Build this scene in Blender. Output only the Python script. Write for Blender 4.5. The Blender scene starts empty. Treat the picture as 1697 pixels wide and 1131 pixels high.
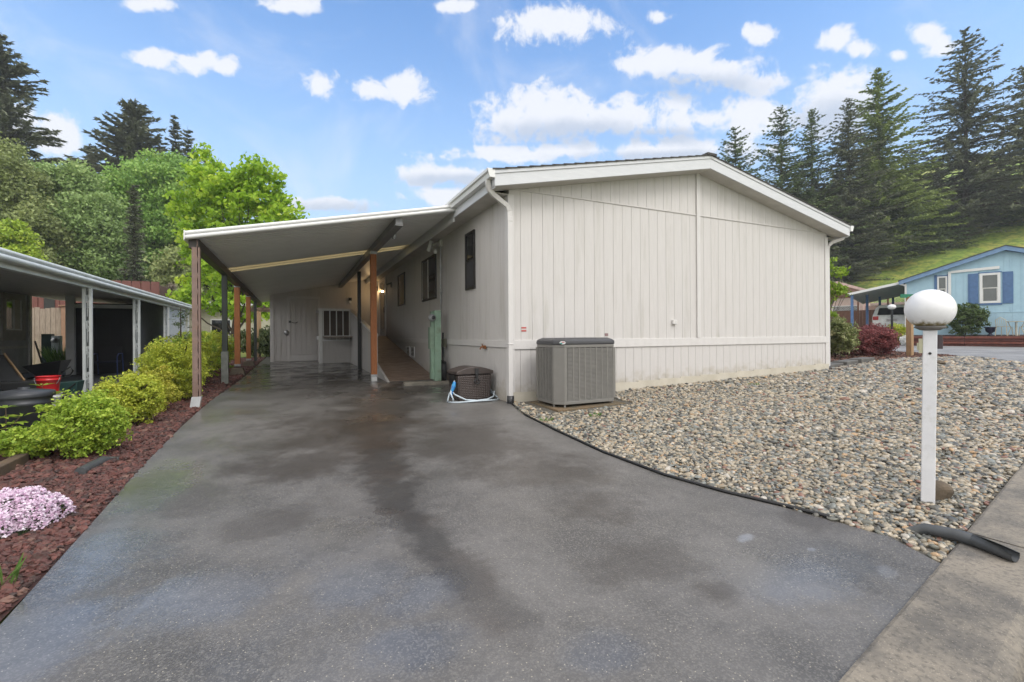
import bpy, math, random
import numpy as np
from math import sin, cos, pi, radians, sqrt, atan2, tan, hypot
from mathutils import Vector, Matrix
random.seed(7)
RNG = np.random.default_rng(11)
S = bpy.context.scene
COL = S.collection

# ------------------------------------------------------------------ camera
TH, RO, FPX, CX, CY, EYE = radians(25.2), radians(.37), 766.0, 848.5, 554.7, 1.25
F = np.array([sin(TH), cos(TH), 0.0]); R0 = np.array([cos(TH), -sin(TH), 0.0]); Z = np.array([0, 0, 1.0])
U = Z*cos(RO) + R0*sin(RO); R = R0*cos(RO) - Z*sin(RO); C0 = np.array([0, 0, EYE])
cd = bpy.data.cameras.new('camera'); cam = bpy.data.objects.new('camera', cd); COL.objects.link(cam)
cd.sensor_width = 36; cd.lens = 36*FPX/1697; cd.shift_y = (CY-565.5)/1697; cd.clip_end = 3000; cd.clip_start = .05
m = Matrix(((R[0], U[0], -F[0], 0), (R[1], U[1], -F[1], 0), (R[2], U[2], -F[2], EYE), (0, 0, 0, 1)))
cam.matrix_world = m
S.camera = cam
S.render.resolution_x = 1024; S.render.resolution_y = 682

# ------------------------------------------------------------------ sun, exposure
SUN_EL, SUN_AZ = radians(50), radians(158)      # azimuth measured clockwise from +Y
sd = bpy.data.lights.new('sun', 'SUN'); sd.energy = .85; sd.angle = radians(25); sd.color = (1, .975, .95)
sun = bpy.data.objects.new('sun', sd); COL.objects.link(sun)
sv = Vector((sin(SUN_AZ)*cos(SUN_EL), cos(SUN_AZ)*cos(SUN_EL), sin(SUN_EL)))
sun.rotation_euler = sv.to_track_quat('Z', 'Y').to_euler(); sun.location = (0, -10, 20)
S.view_settings.view_transform = 'Standard'; S.view_settings.look = 'None'
S.view_settings.exposure = 1.22; S.view_settings.gamma = 1; S.view_settings.use_curve_mapping = False

# ------------------------------------------------------------------ node helpers
def nd(nt, t, **kw):
    n = nt.nodes.new(t)
    for k, v in kw.items():
        if k in n.inputs: n.inputs[k].default_value = v
        else: setattr(n, k, v)
    return n
def mth(nt, op, a, b=None, c=None, clamp=False):
    n = nt.nodes.new('ShaderNodeMath'); n.operation = op; n.use_clamp = clamp
    for i, v in enumerate((a, b, c)):
        if v is None: continue
        if hasattr(v, 'is_linked') or hasattr(v, 'links'): nt.links.new(v, n.inputs[i])
        else: n.inputs[i].default_value = v
    return n.outputs[0]
def vdot(nt, a, vec):
    n = nt.nodes.new('ShaderNodeVectorMath'); n.operation = 'DOT_PRODUCT'
    nt.links.new(a, n.inputs[0]); n.inputs[1].default_value = tuple(vec); return n.outputs['Value']
def ss(nt, v, lo, hi):
    n = nt.nodes.new('ShaderNodeMapRange'); n.interpolation_type = 'SMOOTHSTEP'; nt.links.new(v, n.inputs[0])
    n.inputs[1].default_value = lo; n.inputs[2].default_value = hi; return n.outputs[0]
def mixc(nt, fac, a, b, mode='MIX'):
    n = nt.nodes.new('ShaderNodeMix'); n.data_type = 'RGBA'; n.blend_type = mode
    for i, v in ((0, fac), (6, a), (7, b)):
        if hasattr(v, 'links'): nt.links.new(v, n.inputs[i])
        else: n.inputs[i].default_value = v if i == 0 else (*v, 1)
    return n.outputs[2]

# ------------------------------------------------------------------ sky
W = bpy.data.worlds.new('World'); S.world = W; W.use_nodes = True
nt = W.node_tree; nt.nodes.clear()
sky = nt.nodes.new('ShaderNodeTexSky'); sky.sky_type = 'NISHITA'; sky.sun_disc = False
sky.sun_elevation = SUN_EL; sky.sun_rotation = SUN_AZ
sky.air_density = 1.0; sky.dust_density = 1.4; sky.ozone_density = 2.0
tc = nt.nodes.new('ShaderNodeTexCoord'); dirv = tc.outputs['Generated']
nz = nd(nt, 'ShaderNodeTexNoise', Scale=8.0, Detail=8.0, Roughness=.62, Distortion=.4); nt.links.new(dirv, nz.inputs['Vector'])
nzb = nd(nt, 'ShaderNodeTexNoise', Scale=22.0, Detail=7.0, Roughness=.62, Distortion=.3); nt.links.new(dirv, nzb.inputs['Vector'])
def dirpx(x, y):
    d = F + R*(x-CX)/FPX - U*(y-CY)/FPX
    return d/np.linalg.norm(d)
def field(lst):
    out = None
    for (x, y, rx, ry) in lst:
        c = dirpx(x, y); ex = (dirpx(x+rx*.5, y)-dirpx(x-rx*.5, y)); ey = (dirpx(x, y-ry*.5)-dirpx(x, y+ry*.5))
        pi_ = np.linalg.pinv(np.column_stack([ex, ey, c]))
        a = vdot(nt, dirv, pi_[0]); b = vdot(nt, dirv, pi_[1])
        r2 = mth(nt, 'ADD', mth(nt, 'MULTIPLY', a, a), mth(nt, 'MULTIPLY', b, b))
        back = mth(nt, 'MULTIPLY', mth(nt, 'LESS_THAN', vdot(nt, dirv, c), .3), 50.0)
        v = mth(nt, 'SUBTRACT', mth(nt, 'MULTIPLY', mth(nt, 'SUBTRACT', 1.0, mth(nt, 'SQRT', r2)), 1.7), back)
        out = v if out is None else mth(nt, 'MAXIMUM', out, v)
    return out
clouds = [(255, 95, 42, 16), (330, 104, 45, 18), (375, 108, 30, 16), (530, 138, 46, 26), (672, 146, 42, 26), (612, 148, 30, 18), (930, 38, 105, 36), (1090, 28, 30, 16),
    (245, 8, 50, 16), (480, 8, 48, 16), (930, 190, 135, 44), (1050, 192, 130, 42), (840, 200, 60, 34), (1160, 200, 70, 26), (1085, 102, 66, 34), (1180, 116, 90, 38), (1258, 140, 60, 26), (1262, 58, 30, 20), (1392, 62, 34, 26), (1420, 80, 34, 18),
    (1535, 56, 40, 32), (1560, 72, 30, 22), (1488, 92, 22, 12), (1390, 170, 90, 60), (1090, 250, 170, 26), (930, 252, 70, 14), (750, 290, 95, 17), (545, 340, 80, 16),
    (95, 225, 44, 34), (135, 290, 36, 26), (735, 326, 60, 15), (855, 258, 120, 14), (20, 200, 60, 30), (1080, 105, 80, 36), (750, 10, 40, 12), (1240, 190, 60, 40)]
gray = [(950, 222, 170, 26), (1080, 226, 120, 18), (1100, 262, 200, 14), (770, 300, 120, 14), (1390, 200, 90, 40), (560, 350, 130, 18), (1160, 145, 130, 28)]
fc = field(clouds)
nn = mth(nt, 'ADD', mth(nt, 'MULTIPLY', mth(nt, 'SUBTRACT', nz.outputs['Fac'], .5), 2.6), mth(nt, 'MULTIPLY', mth(nt, 'SUBTRACT', nzb.outputs['Fac'], .5), 5.2))
cm = ss(nt, mth(nt, 'ADD', mth(nt, 'MAXIMUM', fc, -3.0), nn), -.28, .85)
gm = ss(nt, mth(nt, 'ADD', field(gray), mth(nt, 'MULTIPLY', nn, .4)), -.4, 1.2)
# unseen cloud added behind the camera and overhead to brighten and neutralise light
nb = nd(nt, 'ShaderNodeTexNoise', Scale=2.2, Detail=6.0, Roughness=.6); nt.links.new(dirv, nb.inputs['Vector'])
nth = nd(nt, 'ShaderNodeTexNoise', Scale=4.0, Detail=9.0, Roughness=.62, Distortion=.8); nt.links.new(dirv, nth.inputs['Vector'])
cm = mth(nt, 'MAXIMUM', cm, mth(nt, 'MULTIPLY', ss(nt, nth.outputs['Fac'], .50, .78), .42))
behind = mth(nt, 'MAXIMUM', ss(nt, vdot(nt, dirv, F), .30, -.05), ss(nt, vdot(nt, dirv, (0, 0, 1)), .62, .85))
bm = mth(nt, 'MULTIPLY', behind, ss(nt, nb.outputs['Fac'], .30, .46))
cm = mth(nt, 'MAXIMUM', mth(nt, 'MULTIPLY', cm, .93), bm)
elev = vdot(nt, dirv, (0, 0, 1))
haze = ss(nt, elev, .62, .05)
skyc = mixc(nt, 1.0, sky.outputs[0], (.92, 1.22, 1.42), 'MULTIPLY')
skyc = mixc(nt, mth(nt, 'MULTIPLY', haze, .88), skyc, (2.75, 3.6, 4.6))
cc = mixc(nt, gm, (4.5, 4.6, 4.9), (2.9, 3.25, 3.9))
cc = mixc(nt, behind, cc, (8.4, 8.2, 8.0))
fin = mixc(nt, cm, skyc, cc)
bg = nt.nodes.new('ShaderNodeBackground'); bg.inputs[1].default_value = .092; nt.links.new(fin, bg.inputs[0])
wo = nt.nodes.new('ShaderNodeOutputWorld'); nt.links.new(bg.outputs[0], wo.inputs[0])

# ------------------------------------------------------------------ layout helpers
def ray(x, y): return F + R*(x-CX)/FPX - U*(y-CY)/FPX
def onX(x, y, X): r = ray(x, y); return C0 + r*X/r[0]
def onY(x, y, Y): r = ray(x, y); return C0 + r*Y/r[1]
def atD(x, y, D): return C0 + ray(x, y)*D
BD = np.array([cos(radians(66)), -sin(radians(66))]); BN = np.array([-BD[1], BD[0]])     # blue house: along its front / into depth
BP = atD(1665, 549, 24)[:2]
def uq(X, Y): return (X-BP[0])*BD[0]+(Y-BP[1])*BD[1], (X-BP[0])*BN[0]+(Y-BP[1])*BN[1]
def sm(t): t = np.clip(t, 0, 1); return t*t*(3-2*t)
def gz(X, Y):
    X = np.asarray(X, float); Y = np.asarray(Y, float)
    a = np.where(Y < 6.6, .0257*np.maximum(Y, -6), .17+.08*np.clip((Y-6.6)/13.4, 0, 1))
    b = .21*np.clip((X-3)/8, 0, 1)+.09*np.clip((X-11)/11, 0, 1)
    z = a+b*np.clip((Y+1)/5, 0, 1)
    u, q = uq(X, Y)
    z = z+.68*sm((q+1.6)/2.6)*np.clip((X-14)/6, 0, 1)
    z = z+.45*np.clip(q-28, 0, 95)*np.clip((X-14)/10, 0, 1)
    return z
def G(x, y):
    z = 0.
    for i in range(80):
        r = ray(x, y); p = C0+r*(z-EYE)/r[2]; z = .5*z+.5*float(gz(p[0], p[1]))
    return p
def onB(x, y, q=0.0):                       # on a vertical plane parallel to the blue house's front
    r = ray(x, y); t = (q + BP@BN)/(r[0]*BN[0]+r[1]*BN[1]); return C0+r*t
def BXY(u, q): p = BP+BD*u+BN*q; return float(p[0]), float(p[1])

# ------------------------------------------------------------------ object helpers
def tag(o, label=None, cat=None, group=None, kind=None):
    if label: o['label'] = label
    if cat: o['category'] = cat
    if group: o['group'] = group
    if kind: o['kind'] = kind
    return o
def empty(name, loc=(0, 0, 0), label=None, cat=None, group=None):
    o = bpy.data.objects.new(name, None); o.location = tuple(float(v) for v in loc); o.empty_display_size = .2
    COL.objects.link(o); return tag(o, label, cat, group)
def world_loc(o):
    v = Vector(o.location); p = o.parent
    while p: v += Vector(p.location); p = p.parent
    return v
class MB:
    def __init__(s): s.v = []; s.f = []; s.mi = []; s.cur = 0; s.sm = []
    def add(s, vs, fs, smooth=False):
        n = len(s.v); s.ch = getattr(s, 'ch', []); s.ch.append((n, len(s.f))); s.v += [tuple(float(c) for c in v) for v in vs]
        for f in fs: s.f.append([i+n for i in f]); s.mi.append(s.cur); s.sm.append(smooth)
        return s
    def box(s, x0, y0, z0, x1, y1, z1):
        x0, x1 = sorted((x0, x1)); y0, y1 = sorted((y0, y1)); z0, z1 = sorted((z0, z1))
        return s.add([(x0, y0, z0), (x1, y0, z0), (x1, y1, z0), (x0, y1, z0), (x0, y0, z1), (x1, y0, z1), (x1, y1, z1), (x0, y1, z1)],
              [(0, 3, 2, 1), (4, 5, 6, 7), (0, 1, 5, 4), (1, 2, 6, 5), (2, 3, 7, 6), (3, 0, 4, 7)])
    def hexa(s, b, t):       # bottom ring, top ring
        n = len(b); return s.add(list(b)+list(t), [tuple(range(n-1, -1, -1)), tuple(range(n, 2*n))]+[(i, (i+1) % n, n+(i+1) % n, n+i) for i in range(n)])
    def obox(s, c, ax, hx, hy, z0, z1):   # oriented box: centre c (x,y), unit axis ax, half sizes
        ax = np.array(ax, float); ax /= np.linalg.norm(ax); ay = np.array([-ax[1], ax[0]]); c = np.array(c[:2], float)
        pts = [c+ax*i*hx+ay*j*hy for i, j in ((-1, -1), (1, -1), (1, 1), (-1, 1))]
        return s.hexa([(p[0], p[1], z0) for p in pts], [(p[0], p[1], z1) for p in pts])
    def beam(s, a, b, w, h, up=(0, 0, 1)):
        a = Vector(a); b = Vector(b); d = (b-a).normalized(); up = Vector(up)
        x = d.cross(up).normalized(); y = x.cross(d).normalized()
        ring = lambda p: [p+x*i*w/2+y*j*h/2 for i, j in ((-1, -1), (1, -1), (1, 1), (-1, 1))]
        return s.hexa(ring(a), ring(b))
    def tube(s, pts, r, n=10, cap=True):
        pts = [Vector(tuple(float(c) for c in p)) for p in pts]; rs = r if isinstance(r, (list, tuple)) else [r]*len(pts)
        vs = []; fs = []; pu = None
        for i, p in enumerate(pts):
            d = (pts[min(i+1, len(pts)-1)]-pts[max(i-1, 0)]).normalized()
            if pu is None: pu = Vector((0, 0, 1)) if abs(d.z) < .9 else Vector((1, 0, 0))
            x = d.cross(pu).normalized(); y = x.cross(d).normalized(); pu = y
            vs += [p+(x*cos(2*pi*k/n)+y*sin(2*pi*k/n))*rs[i] for k in range(n)]
        for i in range(len(pts)-1):
            for k in range(n): fs.append((i*n+k, i*n+(k+1) % n, (i+1)*n+(k+1) % n, (i+1)*n+k))
        s.add(vs, fs, True)
        if cap: s.add(vs[:n], [tuple(range(n-1, -1, -1))]); s.add(vs[-n:], [tuple(range(n))])
        return s
    def lathe(s, c, prof, n=24, sx=1, sy=1):
        vs = []; fs = []
        for (r, z) in prof: vs += [(c[0]+r*sx*cos(2*pi*k/n), c[1]+r*sy*sin(2*pi*k/n), c[2]+z) for k in range(n)]
        for i in range(len(prof)-1):
            for k in range(n): fs.append((i*n+k, i*n+(k+1) % n, (i+1)*n+(k+1) % n, (i+1)*n+k))
        return s.add(vs, fs, True)
    def extr(s, poly, a, b):        # poly of 2-D points as functions: list of (p at a, p at b)
        return s.hexa(a, b)
    def build(s, name, mats, parent=None, bevel=0, **kw):
        me = bpy.data.meshes.new(name); me.from_pydata(s.v, [], s.f)
        mats = mats if isinstance(mats, (list, tuple)) else [mats]
        for mm in mats: me.materials.append(mm)
        me.polygons.foreach_set('material_index', s.mi); me.polygons.foreach_set('use_smooth', s.sm)
        o = bpy.data.objects.new(name, me); COL.objects.link(o)
        if parent is not None:
            o.parent = parent
            me.transform(Matrix.Translation(-world_loc(parent)))
        elif len(s.v):       # origin at the base of the thing
            vv = np.array(s.v); c = Vector(((vv[:, 0].min()+vv[:, 0].max())/2, (vv[:, 1].min()+vv[:, 1].max())/2, vv[:, 2].min()))
            me.transform(Matrix.Translation(-c)); o.location = c
        me.update()
        if bevel:
            bv = o.modifiers.new('bevel', 'BEVEL'); bv.width = bevel; bv.segments = 2; bv.limit_method = 'ANGLE'; bv.angle_limit = radians(40)
        return tag(o, **kw)
def build_each(mb, name, mats, parent=None, bevel=0, **kw):
    """every separate piece collected in mb becomes a part of its own"""
    ch = mb.ch+[(len(mb.v), len(mb.f))]; out = []
    for (v0, f0), (v1, f1) in zip(ch[:-1], ch[1:]):
        q = MB(); q.v = mb.v[v0:v1]; q.f = [[i-v0 for i in f] for f in mb.f[f0:f1]]; q.mi = mb.mi[f0:f1]; q.sm = mb.sm[f0:f1]; out.append(q.build(name, mats, parent, bevel, **kw))
    return out
def copy_tree(o, parent=None):
    c = o.copy(); COL.objects.link(c); c.parent = parent
    for ch in list(o.children): copy_tree(ch, c)
    return c

# ------------------------------------------------------------------ materials
def mat(name, col, rough=.7, col2=None, scale=6, amt=.5, bump=0, bscale=60, metal=0, stretch=None, spec=.5, coat=0, dirt=None, dscale=1.2):
    m = bpy.data.materials.new(name); m.use_nodes = True; nt = m.node_tree; b = nt.nodes['Principled BSDF']
    b.inputs['Roughness'].default_value = rough; b.inputs['Metallic'].default_value = metal; b.inputs['Specular IOR Level'].default_value = spec
    b.inputs['Coat Weight'].default_value = coat
    tcn = nt.nodes.new('ShaderNodeTexCoord'); v = tcn.outputs['Object']
    if stretch:
        mp = nt.nodes.new('ShaderNodeMapping'); mp.inputs['Scale'].default_value = stretch; nt.links.new(v, mp.inputs[0]); v = mp.outputs[0]
    if col2 is None: col2 = tuple(c*.82 for c in col)
    n = nd(nt, 'ShaderNodeTexNoise', Scale=scale, Detail=6.0, Roughness=.6); nt.links.new(v, n.inputs['Vector'])
    c = mixc(nt, mth(nt, 'MULTIPLY', ss(nt, n.outputs['Fac'], .3, .7), amt*2 if amt < .5 else 1.0), col, col2)
    if dirt:
        n3 = nd(nt, 'ShaderNodeTexNoise', Scale=dscale, Detail=8.0, Roughness=.7); nt.links.new(v, n3.inputs['Vector'])
        c = mixc(nt, ss(nt, n3.outputs['Fac'], .5, .75), c, dirt)
    nt.links.new(c, b.inputs['Base Color'])
    if bump:
        n2 = nd(nt, 'ShaderNodeTexNoise', Scale=bscale, Detail=4.0); nt.links.new(v, n2.inputs['Vector'])
        bp = nd(nt, 'ShaderNodeBump', Strength=bump, Distance=.01); nt.links.new(n2.outputs['Fac'], bp.inputs['Height'])
        nt.links.new(bp.outputs[0], b.inputs['Normal'])
    return m
M = {}
M['siding'] = mat('siding paint', (.555, .532, .515), .62, (.50, .478, .462), 3, .3, .12, 40, stretch=(9, 9, .8), dirt=(.43, .41, .375), dscale=.55)
M['trim'] = mat('trim paint', (.60, .58, .565), .55, (.54, .52, .505), 4, .3, .12, 50, stretch=(3, 3, 1))
M['rake'] = mat('fascia paint', (.58, .59, .61), .5, (.52, .53, .55), 4, .3, .25, 26, stretch=(1, 1, 5))
M['soffit'] = mat('soffit boards', (.52, .50, .46), .7, (.44, .42, .38), 4, .4, .1, 40)
M['shingle'] = mat('asphalt shingles', (.05, .047, .045), .9, (.09, .085, .08), 14, .5, .5, 120)
M['white'] = mat('white enamel metal', (.70, .70, .695), .35, (.68, .68, .67), 5, .4)
M['whitedirty'] = mat('weathered white metal', (.62, .62, .60), .45, (.45, .45, .42), 3, .5, dirt=(.35, .34, .30), dscale=4)
M['bronze'] = mat('dark bronze frame', (.025, .022, .02), .4)
M['glass'] = mat('dark window glass', (.012, .014, .016), .04, spec=1.0)
M['screen'] = mat('window blind', (.16, .155, .15), .25, spec=.9)
M['panel'] = mat('carport roof panel', (.76, .76, .75), .4, (.70, .70, .69), 2, .5)
M['cream'] = mat('translucent cream panel', (.82, .70, .48), .5)
M['brownsteel'] = mat('brown painted steel', (.21, .14, .118), .5, (.16, .108, .09), 10, .5, dirt=(.2, .12, .07), dscale=9)
M['greensteel'] = mat('dark green steel', (.040, .048, .040), .5, (.028, .032, .028), 8, .5)
M['blacksteel'] = mat('black steel', (.018, .018, .018), .45)
M['greysteel'] = mat('grey primer steel', (.24, .25, .23), .5, (.16, .17, .15), 8, .5)
M['orange'] = mat('treated orange lumber', (.46, .17, .055), .6, (.34, .115, .035), 7, .5, .2, 60, stretch=(8, 8, 1))
M['tan'] = mat('bare pine lumber', (.36, .23, .12), .7, (.27, .17, .09), 7, .5, .2, 60, stretch=(8, 8, 1))
M['galv'] = mat('galvanised steel', (.45, .46, .47), .35, (.3, .31, .32), 20, .5, metal=.8)
M['conc'] = mat('concrete', (.27, .245, .20), .85, (.16, .145, .12), 5, .5, .5, 130, dirt=(.09, .085, .07), dscale=2.5)
M['concblock'] = mat('brown concrete block', (.17, .135, .10), .9, (.10, .085, .06), 10, .5, .4, 100)
M['deck'] = mat('wet ramp boards', (.34, .25, .19), .5, (.15, .10, .075), 5, .5, .25, 50, stretch=(1, 6, 1), dirt=(.05, .03, .02), dscale=1.0)
M['acbody'] = mat('taupe powder coat', (.185, .177, .162), .5, (.165, .158, .145), 8, .4)
M['acdark'] = mat('coil behind louvres', (.028, .026, .024), .7)
M['aclid'] = mat('charcoal plastic lid', (.055, .055, .06), .45)
M['black'] = mat('black rubber', (.012, .012, .013), .5)
M['blackpl'] = mat('black plastic', (.02, .02, .022), .35)
M['wicker'] = mat('brown resin', (.062, .047, .042), .5, (.045, .034, .03), 30, .5)
M['hose'] = mat('grey blue hose', (.50, .57, .62), .35)
M['blue'] = mat('bright blue plastic', (.01, .12, .42), .3, (.03, .28, .5), 18, .5)
M['mint'] = mat('mint green painted steel', (.27, .40, .30), .55, (.23, .34, .25), 5, .5, dirt=(.16, .17, .10), dscale=3)
M['mintd'] = mat('faded green painted steel', (.24, .34, .25), .6, (.19, .27, .2), 6, .5)
M['postwhite'] = mat('white painted post', (.72, .72, .73), .5, (.62, .62, .64), 5, .4, .1, 50, dirt=(.5, .5, .47), dscale=6)
M['stone'] = mat('brown rock', (.12, .09, .06), .85, (.06, .045, .03), 5, .5, .5, 40)
M['pipe'] = mat('grey pvc pipe', (.07, .075, .08), .45, (.05, .053, .055), 12, .5, dirt=(.12, .12, .10), dscale=8)
M['bark'] = mat('tree bark', (.07, .05, .038), .9, (.035, .027, .02), 8, .5, .6, 40)
M['barkg'] = mat('grey tree bark', (.12, .10, .085), .9, (.06, .05, .04), 8, .5, .6, 40)
M['wood'] = mat('brown garden timber', (.13, .085, .05), .85, (.07, .05, .035), 6, .5, .4, 50)
M['redwood'] = mat('red stained timber', (.19, .055, .035), .75, (.11, .032, .022), 5, .5, .3, 50)
M['ngrey'] = mat('grey siding', (.50, .51, .52), .7, (.42, .43, .44), 3, .5)
M['ngreyl'] = mat('pale grey siding', (.60, .64, .66), .7, (.52, .56, .58), 3, .5)
M['nmet'] = mat('pale grey carport metal', (.62, .65, .65), .4, (.52, .55, .55), 4, .5)
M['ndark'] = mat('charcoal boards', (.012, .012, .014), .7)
M['fence'] = mat('weathered fence boards', (.36, .29, .225), .85, (.24, .19, .145), 5, .5, .2, 50, stretch=(5, 5, .7))
M['fencep'] = mat('cedar fence post', (.32, .19, .12), .8)
M['barn'] = mat('red brown metal siding', (.15, .05, .042), .6)
M['red'] = mat('red plastic', (.55, .015, .02), .35)
M['whitep'] = mat('white plastic', (.6, .61, .6), .4)
M['bin'] = mat('dark grey bin plastic', (.035, .038, .045), .45)
M['gcanvas'] = mat('dark green canvas', (.012, .05, .045), .7)
M['bluew'] = mat('light blue siding', (.38, .56, .66), .65, (.34, .51, .62), 3, .5)
M['bluet'] = mat('blue trim paint', (.085, .17, .34), .6)
M['pink'] = mat('pink siding', (.62, .38, .32), .7)
M['pinkt'] = mat('pink trim', (.60, .42, .38), .6)
M['brownf'] = mat('brown fence paint', (.16, .075, .05), .8)
M['lattice'] = mat('white lattice', (.62, .60, .58), .6)
M['carwhite'] = mat('white car paint', (.80, .79, .75), .25, coat=.8)
M['green sign'] = mat('green sign', (.0, .16, .08), .4)
M['metalcream'] = mat('cream painted iron', (.55, .50, .38), .5)
M['potblue'] = mat('dark blue pot', (.03, .035, .07), .4)
M['sticker'] = mat('sticker paper', (.55, .50, .48), .6)
M['stickerred'] = mat('sticker red', (.45, .06, .05), .6)
M['stickergrey'] = mat('faded sticker', (.26, .17, .17), .6)
M['rust'] = mat('rusty brass tap', (.36, .15, .06), .6, (.2, .08, .03), 20, .5)
M['roofmetal'] = mat('pale roof panel metal', (.58, .57, .55), .6)  # one even pale grey for both neighbouring carport roofs
def emit(name, col, st):
    m = bpy.data.materials.new(name); m.use_nodes = True; b = m.node_tree.nodes['Principled BSDF']
    b.inputs['Emission Color'].default_value = (*col, 1); b.inputs['Emission Strength'].default_value = st; b.inputs['Base Color'].default_value = (*col, 1); return m
M['bulb'] = emit('lit bulb', (1, .62, .28), 4)
def leafmat(name, c1, c2, c3=None, trans=.35, rough=.55):
    m = bpy.data.materials.new(name); m.use_nodes = True; nt = m.node_tree; b = nt.nodes['Principled BSDF']
    at = nt.nodes.new('ShaderNodeAttribute'); at.attribute_name = 'rnd'
    r = nt.nodes.new('ShaderNodeValToRGB'); nt.links.new(at.outputs['Fac'], r.inputs[0])
    r.color_ramp.elements[0].color = (*c1, 1); r.color_ramp.elements[1].color = (*(c3 or c2), 1)
    e = r.color_ramp.elements.new(.6); e.color = (*c2, 1)
    b.inputs['Roughness'].default_value = rough; b.inputs['Specular IOR Level'].default_value = .3
    nt.links.new(r.outputs[0], b.inputs['Base Color'])
    t = nt.nodes.new('ShaderNodeBsdfTranslucent'); nt.links.new(r.outputs[0], t.inputs[0])
    mx = nt.nodes.new('ShaderNodeMixShader'); mx.inputs[0].default_value = trans
    nt.links.new(b.outputs[0], mx.inputs[1]); nt.links.new(t.outputs[0], mx.inputs[2])
    nt.links.new(mx.outputs[0], nt.nodes['Material Output'].inputs[0]); return m

def pos(nt): return nt.nodes.new('ShaderNodeNewGeometry').outputs['Position']
def skirtmat():
    m = mat('skirt paint with rain splash', (.555, .532, .515), .62, (.50, .478, .462), 3, .3, .12, 40, stretch=(9, 9, .8)); nt = m.node_tree; b = nt.nodes['Principled BSDF']; p = pos(nt)
    n = nd(nt, 'ShaderNodeTexNoise', Scale=7.0, Detail=8.0, Roughness=.7); nt.links.new(p, n.inputs['Vector'])
    h = mth(nt, 'ADD', mth(nt, 'SUBTRACT', vdot(nt, p, (-.022, 0, 1)), .12), mth(nt, 'MULTIPLY', mth(nt, 'SUBTRACT', n.outputs['Fac'], .5), .9))
    src = b.inputs['Base Color'].links[0].from_socket; c = mixc(nt, mth(nt, 'MULTIPLY', ss(nt, h, .38, -.05), .6), src, (.30, .25, .16)); nt.links.new(c, b.inputs['Base Color']); return m
def ellipse(nt, p, x, y, rx, ry, ang, warp, k=.8):
    c, s_ = cos(ang), sin(ang)
    a = mth(nt, 'SUBTRACT', vdot(nt, p, (c/rx, s_/rx, 0)), (x*c+y*s_)/rx)
    b = mth(nt, 'SUBTRACT', vdot(nt, p, (-s_/ry, c/ry, 0)), (-x*s_+y*c)/ry)
    r2 = mth(nt, 'ADD', mth(nt, 'MULTIPLY', a, a), mth(nt, 'MULTIPLY', b, b))
    return ss(nt, mth(nt, 'ADD', mth(nt, 'SUBTRACT', 1.0, r2), mth(nt, 'MULTIPLY', mth(nt, 'SUBTRACT', warp, .5), k*5)), -.2, 1.0)
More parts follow.
